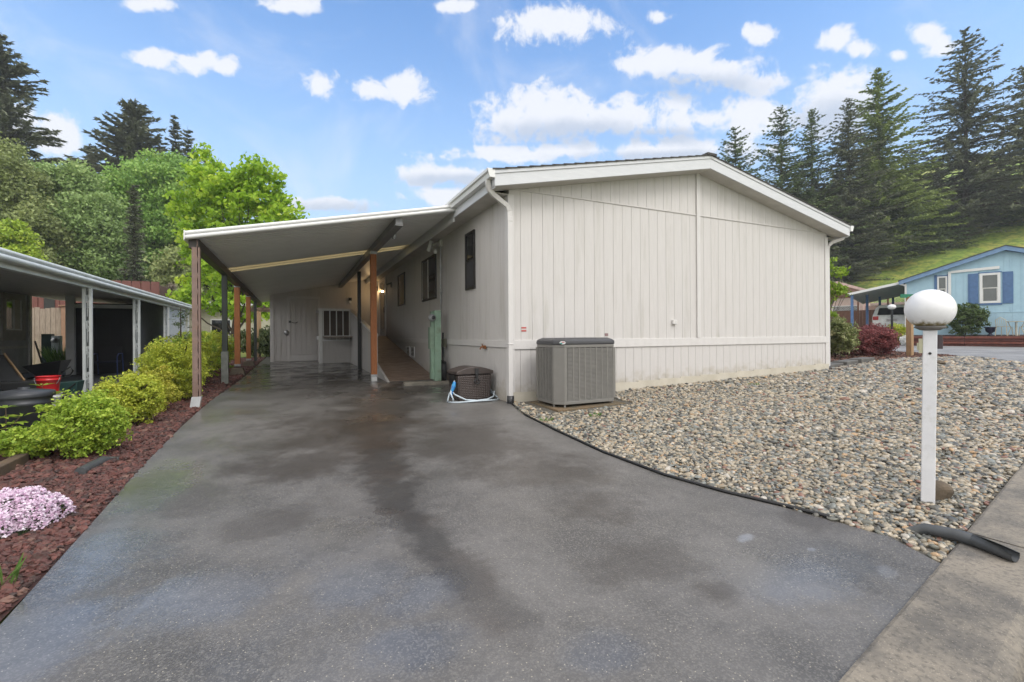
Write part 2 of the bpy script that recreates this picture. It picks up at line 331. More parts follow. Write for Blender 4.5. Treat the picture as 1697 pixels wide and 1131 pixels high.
def asphalt(name, wet=True, base=(.088, .083, .079)):
    m = bpy.data.materials.new(name); m.use_nodes = True; nt = m.node_tree; b = nt.nodes['Principled BSDF']; p = pos(nt)
    def noise(sc, det=5, ro=.6): n = nd(nt, 'ShaderNodeTexNoise', Scale=sc, Detail=float(det), Roughness=ro); nt.links.new(p, n.inputs['Vector']); return n.outputs['Fac']
    vo = nd(nt, 'ShaderNodeTexVoronoi', Scale=150.0); nt.links.new(p, vo.inputs['Vector'])
    sep = nt.nodes.new('ShaderNodeSeparateColor'); nt.links.new(vo.outputs['Color'], sep.inputs[0])
    spk = ss(nt, sep.outputs[0], .45, 1.0)
    n1, n2, n3 = noise(.55), noise(1.6), noise(9)
    c = mixc(nt, ss(nt, mth(nt, 'ADD', mth(nt, 'MULTIPLY', n1, .6), mth(nt, 'MULTIPLY', n2, .4)), .38, .60), tuple(v*.78 for v in base), tuple(v*1.5 for v in base))
    c = mixc(nt, mth(nt, 'MULTIPLY', spk, .55), c, (.20, .19, .175))
    c = mixc(nt, mth(nt, 'MULTIPLY', ss(nt, n3, .45, .7), .25), c, (.05, .048, .046))
    vf = nd(nt, 'ShaderNodeTexVoronoi', Scale=75.0); nt.links.new(p, vf.inputs['Vector'])
    sp2 = nt.nodes.new('ShaderNodeSeparateColor'); nt.links.new(vf.outputs['Color'], sp2.inputs[0])
    fleck = mth(nt, 'MULTIPLY', mth(nt, 'GREATER_THAN', sp2.outputs[1], .78), mth(nt, 'LESS_THAN', vf.outputs['Distance'], .20))
    c = mixc(nt, mth(nt, 'MULTIPLY', fleck, .8), c, (.40, .36, .29))
    rough = mth(nt, 'ADD', .34 if wet else .55, mth(nt, 'MULTIPLY', n2, .22))
    bst = None
    if wet:
        w = noise(1.5, 12, .78)
        # soaked stains where water runs off the carport roof and down the drive
        wetm = ellipse(nt, p, .55, 14.3, 2.9, 5.8, 0, w, .5)
        wash = None
        for (px_, py_, rx, ry, st_) in [(600, 715, 1.3, 1.5, .8), (500, 765, .65, .6, .8), (770, 735, .8, 1.1, .75), (900, 775, .6, .6, .65), (980, 845, .35, .35, .65), (440, 870, .3, .3, .5), (1180, 985, .16, .14, .7), (1060, 930, .4, .3, .5), (330, 830, .2, .4, .4), (1350, 865, .3, .25, .5)]:
            q_ = G(px_, py_); e = mth(nt, 'MULTIPLY', ellipse(nt, p, q_[0], q_[1], rx, ry, 0, w, 1.0), st_); wash = e if wash is None else mth(nt, 'MAXIMUM', wash, e)
        trail = [(655, 650, 1.1), (615, 705, .55), (632, 760, .30), (650, 815, .22), (690, 875, .17), (735, 922, .16), (790, 980, .16), (840, 1035, .15), (870, 1070, .08)]
        wfine = noise(3.5, 8, .72)
        for (xa, ya, ra), (xb, yb, rb), stt in zip(trail[:-1], trail[1:], (.85, .85, .85, .85, .8, .7, .55, .3)):      # the track the runoff takes down the drive
            A_, B_ = G(xa, ya), G(xb, yb); d_ = (B_-A_)[:2]; L2 = float(d_@d_)
            t_ = mth(nt, 'SUBTRACT', vdot(nt, p, (d_[0]/L2, d_[1]/L2, 0)), float(A_[:2]@d_)/L2, clamp=True)
            ex_ = mth(nt, 'SUBTRACT', mth(nt, 'SUBTRACT', vdot(nt, p, (1, 0, 0)), float(A_[0])), mth(nt, 'MULTIPLY', t_, float(d_[0]))); ey_ = mth(nt, 'SUBTRACT', mth(nt, 'SUBTRACT', vdot(nt, p, (0, 1, 0)), float(A_[1])), mth(nt, 'MULTIPLY', t_, float(d_[1])))
            dd_ = mth(nt, 'SQRT', mth(nt, 'ADD', mth(nt, 'MULTIPLY', ex_, ex_), mth(nt, 'MULTIPLY', ey_, ey_))); ww_ = mth(nt, 'ADD', ra, mth(nt, 'MULTIPLY', t_, rb-ra))
            e = ss(nt, mth(nt, 'ADD', mth(nt, 'SUBTRACT', 1.0, mth(nt, 'DIVIDE', dd_, ww_)), mth(nt, 'MULTIPLY', mth(nt, 'SUBTRACT', wfine, .5), 3.2)), -.25, .75)
            wetm = mth(nt, 'MAXIMUM', wetm, mth(nt, 'MULTIPLY', e, stt))
        shn = None
        for (px_, py_, rx, ry) in [(700, 985, .26, .22), (600, 960, .30, .30), (690, 1075, .25, .2), (560, 890, .4, .4), (150, 930, .35, .6), (60, 1060, .3, .4), (260, 800, .35, .8), (330, 990, .4, .3), (1000, 1080, .2, .15), (1300, 950, .5, .3)]:
            q_ = G(px_, py_); e = ellipse(nt, p, q_[0], q_[1], rx, ry, 0, w, .7); shn = e if shn is None else mth(nt, 'MAXIMUM', shn, e)
        pud = mth(nt, 'MULTIPLY', ellipse(nt, p, .35, 15.0, 2.5, 5.8, 0, w, .45), ss(nt, noise(2.3, 7, .6), .46, .56))
        pud = mth(nt, 'MAXIMUM', pud, mth(nt, 'MULTIPLY', ellipse(nt, p, 1.6, 9.2, 1.5, 1.6, 0, w, .5), ss(nt, noise(2.4, 4, .5), .50, .62)))
        brown = mixc(nt, ss(nt, noise(2.3), .4, .7), (.024, .021, .018), (.045, .032, .023))
        c = mixc(nt, mth(nt, 'MULTIPLY', wash, .95), c, (.040, .033, .027))
        c = mixc(nt, mth(nt, 'MULTIPLY', wetm, .82), c, brown)
        rough = mth(nt, 'SUBTRACT', rough, mth(nt, 'MULTIPLY', wetm, .10))
        rough = mth(nt, 'MAXIMUM', mth(nt, 'SUBTRACT', rough, mth(nt, 'MULTIPLY', pud, .5)), .05)
        sheen = mth(nt, 'MULTIPLY', mth(nt, 'MAXIMUM', shn, mth(nt, 'MULTIPLY', ss(nt, noise(.9, 6, .6), .47, .62), .5)), mth(nt, 'SUBTRACT', 1.0, mth(nt, 'MULTIPLY', wash, .6)))
        rough = mth(nt, 'MAXIMUM', mth(nt, 'SUBTRACT', rough, mth(nt, 'MULTIPLY', sheen, .30)), .08)
        nt.links.new(mth(nt, 'MULTIPLY', mth(nt, 'MAXIMUM', sheen, mth(nt, 'MULTIPLY', wetm, .35)), .8), b.inputs['Coat Weight']); b.inputs['Coat Roughness'].default_value = .16; b.inputs['Coat IOR'].default_value = 1.4
        # chalky white marks and mineral streaks
        q1 = G(1235, 893); q2 = G(1345, 912); q3 = G(235, 1010); q4 = G(1470, 950); q5 = G(180, 890)
        ch = None
        w2 = noise(6, 6, .7)
        for (q, rx, ry, an, s_) in [(q1, .085, .04, .2, .55), (q2, .03, .02, 0, .4), (q4, .10, .05, .4, .22), (q3, .03, .35, -.3, .10), (q5, .10, .7, .1, .12)]:
            e = mth(nt, 'MULTIPLY', ellipse(nt, p, q[0], q[1], rx, ry, an, w2, .5), s_)
            ch = e if ch is None else mth(nt, 'MAXIMUM', ch, e)
        c = mixc(nt, ch, c, (.25, .27, .31))
        moss = mth(nt, 'MULTIPLY', ellipse(nt, p, -1.25, 11, .55, 9, 0, noise(5, 6, .7), .7), ss(nt, noise(3, 6, .7), .5, .7))
        c = mixc(nt, mth(nt, 'MULTIPLY', moss, .5), c, (.06, .065, .03))
        bst = mth(nt, 'MAXIMUM', mth(nt, 'SUBTRACT', mth(nt, 'SUBTRACT', .42, mth(nt, 'MULTIPLY', pud, .42)), mth(nt, 'MULTIPLY', sheen, .3)), 0.0)
    nt.links.new(c, b.inputs['Base Color']); nt.links.new(rough, b.inputs['Roughness'])
    hsum = mth(nt, 'ADD', vo.outputs['Distance'], mth(nt, 'MULTIPLY', n3, .6))
    bp = nd(nt, 'ShaderNodeBump', Strength=.5, Distance=.0035); nt.links.new(hsum, bp.inputs['Height'])
    if bst is not None: nt.links.new(bst, bp.inputs['Strength'])
    nt.links.new(bp.outputs[0], b.inputs['Normal']); return m
M['skirt'] = skirtmat()
M['asphalt'] = asphalt('wet driveway asphalt'); M['road'] = asphalt('road asphalt', False, (.17, .17, .175))
M['ndrive'] = asphalt('neighbour asphalt', False, (.06, .06, .062))
def kerbmat():
    m = bpy.data.materials.new('weathered kerb concrete'); m.use_nodes = True; nt = m.node_tree; b = nt.nodes['Principled BSDF']; p = pos(nt)
    def noise(sc, det=6, ro=.65): n = nd(nt, 'ShaderNodeTexNoise', Scale=sc, Detail=float(det), Roughness=ro); nt.links.new(p, n.inputs['Vector']); return n.outputs['Fac']
    c = mixc(nt, ss(nt, noise(2.5), .38, .66), (.23, .20, .16), (.11, .10, .088))
    c = mixc(nt, mth(nt, 'MULTIPLY', ss(nt, noise(45), .45, .7), .6), c, (.045, .042, .038))
    vf = nd(nt, 'ShaderNodeTexVoronoi', Scale=130.0); nt.links.new(p, vf.inputs['Vector'])
    sp2 = nt.nodes.new('ShaderNodeSeparateColor'); nt.links.new(vf.outputs['Color'], sp2.inputs[0])
    fl = mth(nt, 'MULTIPLY', mth(nt, 'GREATER_THAN', sp2.outputs[0], .82), mth(nt, 'LESS_THAN', vf.outputs['Distance'], .3))
    c = mixc(nt, mth(nt, 'MULTIPLY', fl, .6), c, (.36, .31, .25))
    nt.links.new(c, b.inputs['Base Color']); b.inputs['Roughness'].default_value = .72
    bp = nd(nt, 'ShaderNodeBump', Strength=.6, Distance=.005); nt.links.new(noise(90), bp.inputs['Height']); nt.links.new(bp.outputs[0], b.inputs['Normal']); return m
M['kerb'] = kerbmat()
def groundmat(name, cols, sc=1.2, fine=60):
    m = bpy.data.materials.new(name); m.use_nodes = True; nt = m.node_tree; b = nt.nodes['Principled BSDF']; p = pos(nt)
    def noise(s_, det=6): n = nd(nt, 'ShaderNodeTexNoise', Scale=s_, Detail=float(det), Roughness=.65); nt.links.new(p, n.inputs['Vector']); return n.outputs['Fac']
    c = mixc(nt, ss(nt, noise(sc), .38, .62), cols[0], cols[1]); c = mixc(nt, ss(nt, noise(fine), .4, .65), c, cols[2])
    nt.links.new(c, b.inputs['Base Color']); b.inputs['Roughness'].default_value = .9
    bp = nd(nt, 'ShaderNodeBump', Strength=.8, Distance=.03); nt.links.new(noise(fine), bp.inputs['Height']); nt.links.new(bp.outputs[0], b.inputs['Normal']); return m
M['grass'] = groundmat('meadow grass', [(.19, .28, .035), (.33, .31, .06), (.09, .15, .025)], .22, 1.6)
M['mulch'] = groundmat('bark mulch', [(.10, .042, .028), (.065, .028, .02), (.05, .022, .016)], 3, 60)
M['gravelbase'] = groundmat('gravel fines', [(.11, .10, .08), (.16, .145, .12), (.06, .055, .045)], 3, 50)
M['lavabase'] = groundmat('lava fines', [(.06, .022, .018), (.085, .03, .024), (.025, .012, .01)], 3, 60)
M['dirt'] = groundmat('earth', [(.09, .065, .04), (.06, .06, .03), (.05, .035, .025)], 2, 40)

# ------------------------------------------------------------------ ground and sheets
def axis(lo, hi, dlo, dhi, step):
    a = list(np.arange(dlo, dhi+1e-6, step)); s = step; x = dhi
    while x < hi: s *= 1.25; x += s; a.append(x)
    s = step; x = dlo
    while x > lo: s *= 1.25; x -= s; a.insert(0, x)
    return np.array(a)
def grid_mesh(name, xs, ys, fz, mt, **kw):
    Xg, Yg = np.meshgrid(xs, ys); Zg = fz(Xg, Yg); nx, ny = len(xs), len(ys)
    me = bpy.data.meshes.new(name); vs = np.stack([Xg, Yg, Zg], -1).reshape(-1, 3)
    fs = [(j*nx+i, j*nx+i+1, (j+1)*nx+i+1, (j+1)*nx+i) for j in range(ny-1) for i in range(nx-1)]
    me.from_pydata(vs.tolist(), [], fs); me.materials.append(mt); me.shade_smooth()
    o = bpy.data.objects.new(name, me); COL.objects.link(o); return tag(o, **kw)
def tz(X, Y):
    near = np.clip(1-np.maximum(np.abs(X-10)-16, 0)/6, 0, 1)*np.clip(1-np.maximum(np.abs(Y-10)-16, 0)/6, 0, 1)
    rough = .35*np.sin(X*.31+1)*np.sin(Y*.27)*sm((uq(X, Y)[1]-30)/20)
    return gz(X, Y)-.05*(.3+.7*near)+rough
grid_mesh('ground', axis(-420, 600, -14, 40, .75), axis(-120, 600, -6, 30, .75), tz, M['grass'], kind='structure')
def ruled(name, A, B, nu, mt, off=0.0, **kw):       # sheet between two polylines with the same number of points
    vs = []; fs = []; 
    A2 = []; B2 = []
    for i in range(len(A)-1):
        n = max(1, int(hypot(A[i+1][0]-A[i][0], A[i+1][1]-A[i][1])/.4), int(hypot(B[i+1][0]-B[i][0], B[i+1][1]-B[i][1])/.4))
        for k in range(n):
            t = k/n; A2.append([A[i][j]*(1-t)+A[i+1][j]*t for j in (0, 1)]); B2.append([B[i][j]*(1-t)+B[i+1][j]*t for j in (0, 1)])
    A2.append(A[-1]); B2.append(B[-1])
    for a, b in zip(A2, B2):
        for k in range(nu+1):
            t = k/nu; x, y = a[0]*(1-t)+b[0]*t, a[1]*(1-t)+b[1]*t; vs.append((x, y, float(gz(x, y))+off))
    for i in range(len(A2)-1):
        for k in range(nu): q = i*(nu+1)+k; fs.append((q, q+1, q+nu+2, q+nu+1))
    me = bpy.data.meshes.new(name); me.from_pydata(vs, [], fs); me.materials.append(mt); me.shade_smooth()
    o = bpy.data.objects.new(name, me); COL.objects.link(o); return tag(o, **kw)
# kerb line (inner edge)
KD = np.array([4.04, .78]); KD /= np.linalg.norm(KD); KN = np.array([KD[1], -KD[0]]); K0 = np.array([3.57, 1.33])
def KP(t, off=0): p = K0+KD*t+KN*off; return [float(p[0]), float(p[1])]
# driveway: left edge and right edge
dl = [KP(-6), [-1.10, 2.6], [-1.15, 3.9], [-1.2, 4.9], [-1.22, 6.2], [-1.26, 9.1], [-1.17, 12.9], [-1.15, 17.2], [-1.2, 25]]
dr = [KP(-.55), [3.10, 1.36], [2.95, 2.2], [2.74, 2.91], [2.69, 3.67], [2.74, 4.66], [2.82, 5.6], [3.10, 6.6], [3.12, 25]]
dl = [KP(-6), [-1.09, 2.2], [-1.10, 2.6], [-1.15, 3.9], [-1.2, 4.9], [-1.22, 6.2], [-1.25, 8.0], [-1.26, 9.1], [-1.17, 12.9], [-1.15, 17.2], [-1.2, 25]]
dr = [KP(-.53), [3.16, 1.52], [3.02, 2.07], [2.87, 2.43], [2.74, 2.91], [2.69, 3.67], [2.74, 4.66], [2.82, 5.6], [3.10, 6.65], [3.12, 17.2], [3.12, 25]]
ruled('driveway', dl, dr, 12, M['asphalt'], .004, kind='structure')
# gravel and mulch beds on the right
curve = [KP(0), KP(1.8), KP(3.6), [9.0, 2.55], [12.0, 3.2], [15.0, 4.0], [17.4, 5.2], [19.2, 7.0]]
inner = [[3.00, 2.1], [2.72, 3.2], [2.72, 4.5], [3.05, 6.64], [6.0, 6.64], [9.5, 6.64], [11.6, 6.9], [14.5, 7.5]]
curve[0] = KP(-.56)
ruled('gravel_bed', curve, inner, 10, M['gravelbase'], -.002, kind='structure')
mu_a = [[11.2, 6.3], [14.3, 7.3], [17.0, 7.6], [19.2, 7.3], [20.6, 8.8]]; mu_b = [[11.2, 14.0], [13.5, 13.5], [16.5, 12.6], [19.0, 11.5], [20.8, 9.8]]
ruled('mulch_bed', mu_a, mu_b, 8, M['mulch'], .010, kind='structure')
# lava rock bed on the left
lb = [[-4.0, 1.6], [-3.4, 3.2], [-2.9, 4.6], [-2.75, 6.0], [-2.6, 8], [-2.6, 12], [-2.6, 25]]; la = [[-1.12, 1.6], [-1.12, 3.2], [-1.17, 4.6], [-1.2, 6.0], [-1.24, 8], [-1.18, 12], [-1.2, 25]]
ruled('lava_rock_bed', lb, la, 6, M['lavabase'], -.004, kind='structure')
ruled('neighbour_driveway', [[-12, 3.5], [-12, 6.3], [-12, 12], [-12, 22]], [[-3.2, 3.5], [-2.76, 6.3], [-2.61, 12], [-2.61, 22]], 6, M['ndrive'], 0, kind='structure')
# roads
ruled('road', [KP(-30, .44), KP(-5, .44), KP(0, .44), KP(5.7, .44), [12.0, 3.02], [15.0, 3.86], [17.5, 5.1], [19.3, 7.0], [20.9, 9.0], [21.9, 11], [20.5, 16], [20, 30]],
      [[-25, -10], [-5, -8], [0, -7], [8, -6], [14, -5], [24, -6], BXY(14, -2), BXY(6, -2), BXY(1, -2), BXY(-4, -2), BXY(-9, -1), BXY(-16, 4)], 14, M['road'], 0, kind='structure')

# kerb with its two cast lengths and the slot for the pipe
def kerb(name, t0, t1, label):
    prof = [(0, -.14), (0, .018), (.015, .026), (.30, .020), (.345, -.004), (.42, -.085), (.46, -.105), (.47, -.2)]
    n = max(2, int((t1-t0)/.25)); b = MB()
    vs = []; 
    for i in range(n+1):
        t = t0+(t1-t0)*i/n
        for (o, z) in prof: p = KP(t, o); vs.append((p[0], p[1], float(gz(*p))+z+random.uniform(-.0015, .0015)))
    k = len(prof); fs = [(i*k+j, i*k+j+1, (i+1)*k+j+1, (i+1)*k+j) for i in range(n) for j in range(k-1)]
    b.add(vs, fs, False); b.add(vs[:k], [tuple(range(k))]); b.add(vs[-k:], [tuple(range(k-1, -1, -1))])
    return b.build(name, M['kerb'], kind='structure')
kerb('kerb', -12, .0, '')
kerb('kerb', .02, 12, '')
ruled('gutter', [KP(-14, .40), KP(0, .40), KP(12, .40)], [KP(-14, .85), KP(0, .85), KP(12, .85)], 2, M['conc'], -.075 if False else .004, kind='structure')
b = MB()       # black plastic lawn edging along the drive
pp = [[3.06, 6.62], [2.82, 5.6], [2.74, 4.66], [2.69, 3.67], [2.74, 2.91], [2.87, 2.43], [3.02, 2.07], [3.13, 1.75]]
sp = []
for i in range(len(pp)-1):
    for k in range(4): t = k/4; sp.append([pp[i][j]*(1-t)+pp[i+1][j]*t for j in (0, 1)])
b.tube([(p[0]+.012, p[1], float(gz(*p))+.014) for p in sp], .013, 6)
b.build('lawn_edging', M['black'], label='thin black edging strip between driveway and gravel', cat='edging')

# ------------------------------------------------------------------ loose stones (uncountable)
def inside(poly, P):
    x, y = P[:, 0], P[:, 1]; r = np.zeros(len(P), bool); n = len(poly)
    for i in range(n):
        (x1, y1), (x2, y2) = poly[i], poly[(i+1) % n]
        c = ((y1 > y) != (y2 > y)) & (x < (x2-x1)*(y-y1)/((y2-y1) if y2 != y1 else 1e-9)+x1); r ^= c
    return r
def stones_mat(name, cols, rough=.55):
    m = bpy.data.materials.new(name); m.use_nodes = True; nt = m.node_tree; b = nt.nodes['Principled BSDF']
    oi = nt.nodes.new('ShaderNodeObjectInfo'); r = nt.nodes.new('ShaderNodeValToRGB'); r.color_ramp.interpolation = 'CONSTANT'
    nt.links.new(oi.outputs['Random'], r.inputs[0]); el = r.color_ramp.elements
    for i, (p_, c) in enumerate(cols):
        e = el[i] if i < 2 else el.new(p_); e.position = p_; e.color = (*c, 1)
    tcn = nt.nodes.new('ShaderNodeNewGeometry'); n = nd(nt, 'ShaderNodeTexNoise', Scale=55.0, Detail=3.0); nt.links.new(tcn.outputs['Position'], n.inputs['Vector'])
    c = mixc(nt, mth(nt, 'MULTIPLY', ss(nt, n.outputs['Fac'], .4, .7), .35), r.outputs[0], (.10, .09, .075))
    nt.links.new(c, b.inputs['Base Color']); b.inputs['Roughness'].default_value = rough; return m
def scatter(name, zones, mt, flat, jag, label=None):
    """zones: (polygon, density per m2, stone half length, filter)"""
    P = []; Sc = []
    for (poly, dens, size, fil) in zones:
        a = np.array(poly); lo, hi = a.min(0), a.max(0); n = int((hi[0]-lo[0])*(hi[1]-lo[1])*dens)
        q = RNG.uniform(lo, hi, (n, 2)); q = q[inside(poly, q)]
        if fil is not None: q = q[fil(q)]
        s = size*np.exp(RNG.normal(0, .25, len(q)))
        z = gz(q[:, 0], q[:, 1])+RNG.uniform(-.15, .55, len(q))*size
        P.append(np.column_stack([q, z])); Sc.append(np.column_stack([s, s*RNG.uniform(.6, .85, len(s)), s*RNG.uniform(flat*.75, flat*1.25, len(s))]))
    P = np.concatenate(P); Sc = np.concatenate(Sc)
    rot = np.column_stack([RNG.normal(0, .28, len(P)), RNG.normal(0, .28, len(P)), RNG.uniform(0, 6.28, len(P))])
    me = bpy.data.meshes.new(name); me.vertices.add(len(P)); me.vertices.foreach_set('co', P.ravel())
    for nme, arr in (('sc', Sc), ('rot', rot)):
        at = me.attributes.new(nme, 'FLOAT_VECTOR', 'POINT'); at.data.foreach_set('vector', arr.astype(np.float32).ravel())
    me.materials.append(mt); o = bpy.data.objects.new(name, me); COL.objects.link(o)
    g = bpy.data.node_groups.new(name+' scatter', 'GeometryNodeTree')
    g.interface.new_socket('Geometry', in_out='INPUT', socket_type='NodeSocketGeometry'); g.interface.new_socket('Geometry', in_out='OUTPUT', socket_type='NodeSocketGeometry')
    gi = g.nodes.new('NodeGroupInput'); go = g.nodes.new('NodeGroupOutput'); L = g.links.new
    jn = g.nodes.new('GeometryNodeJoinGeometry')
    for k in range(4):
        ic = g.nodes.new('GeometryNodeMeshIcoSphere'); ic.inputs['Radius'].default_value = 1; ic.inputs['Subdivisions'].default_value = 2
        sp_ = g.nodes.new('GeometryNodeSetPosition'); nz_ = g.nodes.new('ShaderNodeTexNoise'); nz_.inputs['Scale'].default_value = .8 if not jag else 1.6
        ps = g.nodes.new('GeometryNodeInputPosition'); va = g.nodes.new('ShaderNodeVectorMath'); va.operation = 'ADD'; va.inputs[1].default_value = (k*7.3, k*3.1, k*5.7)
        L(ps.outputs[0], va.inputs[0]); L(va.outputs[0], nz_.inputs['Vector'])
        s1 = g.nodes.new('ShaderNodeVectorMath'); s1.operation = 'SUBTRACT'; s1.inputs[1].default_value = (.5, .5, .5); L(nz_.outputs['Color'], s1.inputs[0])
        s2 = g.nodes.new('ShaderNodeVectorMath'); s2.operation = 'SCALE'; s2.inputs['Scale'].default_value = 1.1 if not jag else 2.2; L(s1.outputs[0], s2.inputs[0])
        L(ic.outputs['Mesh'], sp_.inputs['Geometry']); L(s2.outputs[0], sp_.inputs['Offset'])
        sh = g.nodes.new('GeometryNodeSetShadeSmooth'); sh.inputs['Shade Smooth'].default_value = not jag; L(sp_.outputs[0], sh.inputs[0])
        sm_ = g.nodes.new('GeometryNodeSetMaterial'); sm_.inputs['Material'].default_value = mt; L(sh.outputs[0], sm_.inputs[0])
        gt = g.nodes.new('GeometryNodeGeometryToInstance'); L(sm_.outputs[0], gt.inputs[0]); L(gt.outputs[0], jn.inputs[0])
    ip = g.nodes.new('GeometryNodeInstanceOnPoints'); ip.inputs['Pick Instance'].default_value = True
    a1 = g.nodes.new('GeometryNodeInputNamedAttribute'); a1.data_type = 'FLOAT_VECTOR'; a1.inputs[0].default_value = 'sc'
    a2 = g.nodes.new('GeometryNodeInputNamedAttribute'); a2.data_type = 'FLOAT_VECTOR'; a2.inputs[0].default_value = 'rot'
    ri = g.nodes.new('FunctionNodeRandomValue'); ri.data_type = 'INT'; ri.inputs[4].default_value = 0; ri.inputs[5].default_value = 3
    L(gi.outputs[0], ip.inputs['Points']); L(jn.outputs[0], ip.inputs['Instance']); L(a1.outputs[0], ip.inputs['Scale']); L(a2.outputs[0], ip.inputs['Rotation']); L(ri.outputs[2], ip.inputs['Instance Index'])
    L(ip.outputs[0], go.inputs[0])
    md = o.modifiers.new('scatter', 'NODES'); md.node_group = g
    return tag(o, label, None, None, 'stuff')
PEB = [(0, (.26, .225, .17)), (.14, (.10, .095, .08)), (.27, (.37, .31, .22)), (.38, (.14, .14, .115)), (.5, (.42, .36, .27)), (.59, (.06, .06, .055)), (.7, (.30, .245, .17)), (.8, (.40, .26, .14)),
       (.84, (.19, .20, .185)), (.94, (.46, .42, .36)), (.97, (.20, .10, .07))]
M['pebble'] = stones_mat('river pebbles', PEB, .36)
LAV = [(0, (.10, .035, .028)), (.25, (.065, .026, .022)), (.45, (.14, .05, .04)), (.65, (.085, .032, .028)), (.82, (.045, .022, .02)), (.93, (.16, .085, .065))]
M['lava'] = stones_mat('lava rock', LAV, .8)
gpoly = [KP(-.50), KP(0, -.02), KP(1.8, -.02), KP(3.6, -.02), [9.0, 2.57], [12.0, 3.22], [15.0, 4.02], [17.4, 5.2], [19.1, 7.0], [17.0, 7.7], [14.4, 7.45], [11.6, 6.75], [11.2, 6.55], [9.5, 6.6], [3.1, 6.6], [2.90, 5.95], [2.85, 5.6], [2.77, 4.66], [2.72, 3.67], [2.77, 2.91], [2.89, 2.43], [3.035, 2.07], [3.10, 1.80], [3.165, 1.52]]
def dist(q): return np.hypot(q[:, 0], q[:, 1])
def infr(q): return (q[:, 0]*F[0]+q[:, 1]*F[1]) > .45*np.abs(q[:, 0]*R0[0]+q[:, 1]*R0[1])
nopad = lambda q: ~((q[:, 0] > 3.2) & (q[:, 0] < 4.7) & (q[:, 1] > 5.5) & (q[:, 1] < 6.6))
scatter('gravel', [(gpoly, 2000, .0185, lambda q: (dist(q) < 5.2) & nopad(q) & infr(q)), (gpoly, 1150, .0235, lambda q: (dist(q) >= 5.2) & (dist(q) < 8.5) & nopad(q) & infr(q)),
    (gpoly, 520, .032, lambda q: (dist(q) >= 8.5) & (dist(q) < 13)), (gpoly, 260, .045, lambda q: dist(q) >= 13)], M['pebble'], .55, False)
lpoly = [[-1.14, 1.6], [-1.14, 3.2], [-1.19, 4.6], [-1.23, 6.0], [-1.28, 8], [-1.22, 12], [-1.22, 24], [-2.55, 24], [-2.55, 8], [-2.7, 6], [-2.85, 4.6], [-3.35, 3.2], [-3.9, 1.6]]
scatter('lava_rock', [(lpoly, 1700, .019, lambda q: dist(q) < 5), (lpoly, 1100, .024, lambda q: (dist(q) >= 5) & (dist(q) < 8)), (lpoly, 500, .032, lambda q: dist(q) >= 8)], M['lava'], .6, True)
mpoly = [tuple(v) for v in mu_a]+[tuple(v) for v in mu_b[::-1]]
M['chip'] = stones_mat('mulch chips', [(0, (.12, .05, .032)), (.3, (.075, .032, .022)), (.6, (.16, .072, .045)), (.85, (.05, .025, .018))], .85)
scatter('bark_chips', [(mpoly, 220, .045, None)], M['chip'], .3, True)

# ------------------------------------------------------------------ foliage
def leaf_mesh(name, P, size, mt, parent, aspect=.5, up=.4, fold=.2, dirs=None, rnd=None, jit=.3, rng=RNG, droop=0):
    n = len(P); base = np.array(world_loc(parent)) if parent is not None else np.zeros(3)
    N = rng.normal(0, 1, (n, 3)); N[:, 2] += up*2; N /= np.linalg.norm(N, axis=1)[:, None]
    T = rng.normal(0, 1, (n, 3)) if dirs is None else dirs+rng.normal(0, jit, (n, 3))
    if dirs is not None:
        T /= np.linalg.norm(T, axis=1)[:, None]; N = N-(N*T).sum(1)[:, None]*T
        N /= np.linalg.norm(N, axis=1)[:, None]
    else: T = T-(N*T).sum(1)[:, None]*N; T[:, 2] -= droop; T /= np.linalg.norm(T, axis=1)[:, None]
    B = np.cross(N, T); s = (size*rng.uniform(.7, 1.3, n) if np.isscalar(size) else size)[:, None]
    V = np.stack([P-T*s*.5, P+B*s*aspect*.5+N*s*fold*.5, P+T*s*.5, P-B*s*aspect*.5+N*s*fold*.5], 1)-base
    me = bpy.data.meshes.new(name); me.vertices.add(4*n); me.vertices.foreach_set('co', V.astype(np.float32).ravel())
    me.loops.add(4*n); me.loops.foreach_set('vertex_index', np.arange(4*n, dtype=np.int32)); me.polygons.add(n)
    me.polygons.foreach_set('loop_start', np.arange(0, 4*n, 4, dtype=np.int32)); me.polygons.foreach_set('loop_total', np.full(n, 4, np.int32))
    me.update(calc_edges=True)
    at = me.attributes.new('rnd', 'FLOAT', 'FACE'); at.data.foreach_set('value', (np.clip(rng.normal(.5, .22, n), 0, 1) if rnd is None else np.clip(rnd, 0, 1)).astype(np.float32))
    me.materials.append(mt); o = bpy.data.objects.new(name, me); COL.objects.link(o)
    if parent is not None: o.parent = parent
    return o
def blob_points(ells, nclump, per, spread, seed, shell=.55, drop=.0):
    """leaf positions gathered in clumps spread through ellipsoids; returns points, a tint per point, clump centres"""
    r = np.random.default_rng(seed); vol = np.array([e[3]*e[4]*e[5] for e in ells])**(.66); vol /= vol.sum(); P = []; T = []; Cn = []
    for e, w in zip(ells, vol):
        k = max(3, int(nclump*w)); d = r.normal(0, 1, (k, 3)); d /= np.linalg.norm(d, axis=1)[:, None]
        rad = (shell+(1-shell)*r.uniform(0, 1, k)**.6)*r.uniform(.80, 1.2, k); c = np.array(e[:3])+d*rad[:, None]*np.array(e[3:6]); Cn.append(c)
        for ci in c:
            m_ = int(per*r.uniform(.5, 1.4)); q = r.normal(0, 1, (m_, 3)); q /= np.linalg.norm(q, axis=1)[:, None]
            q = ci+q*(r.uniform(0, 1, (m_, 1))**.5)*spread*np.array([1, 1, .7])*r.uniform(.7, 1.3); P.append(q); T.append(np.full(m_, r.normal(.5, .16))+r.normal(0, .14, m_))
    return np.concatenate(P), np.concatenate(T), np.concatenate(Cn)
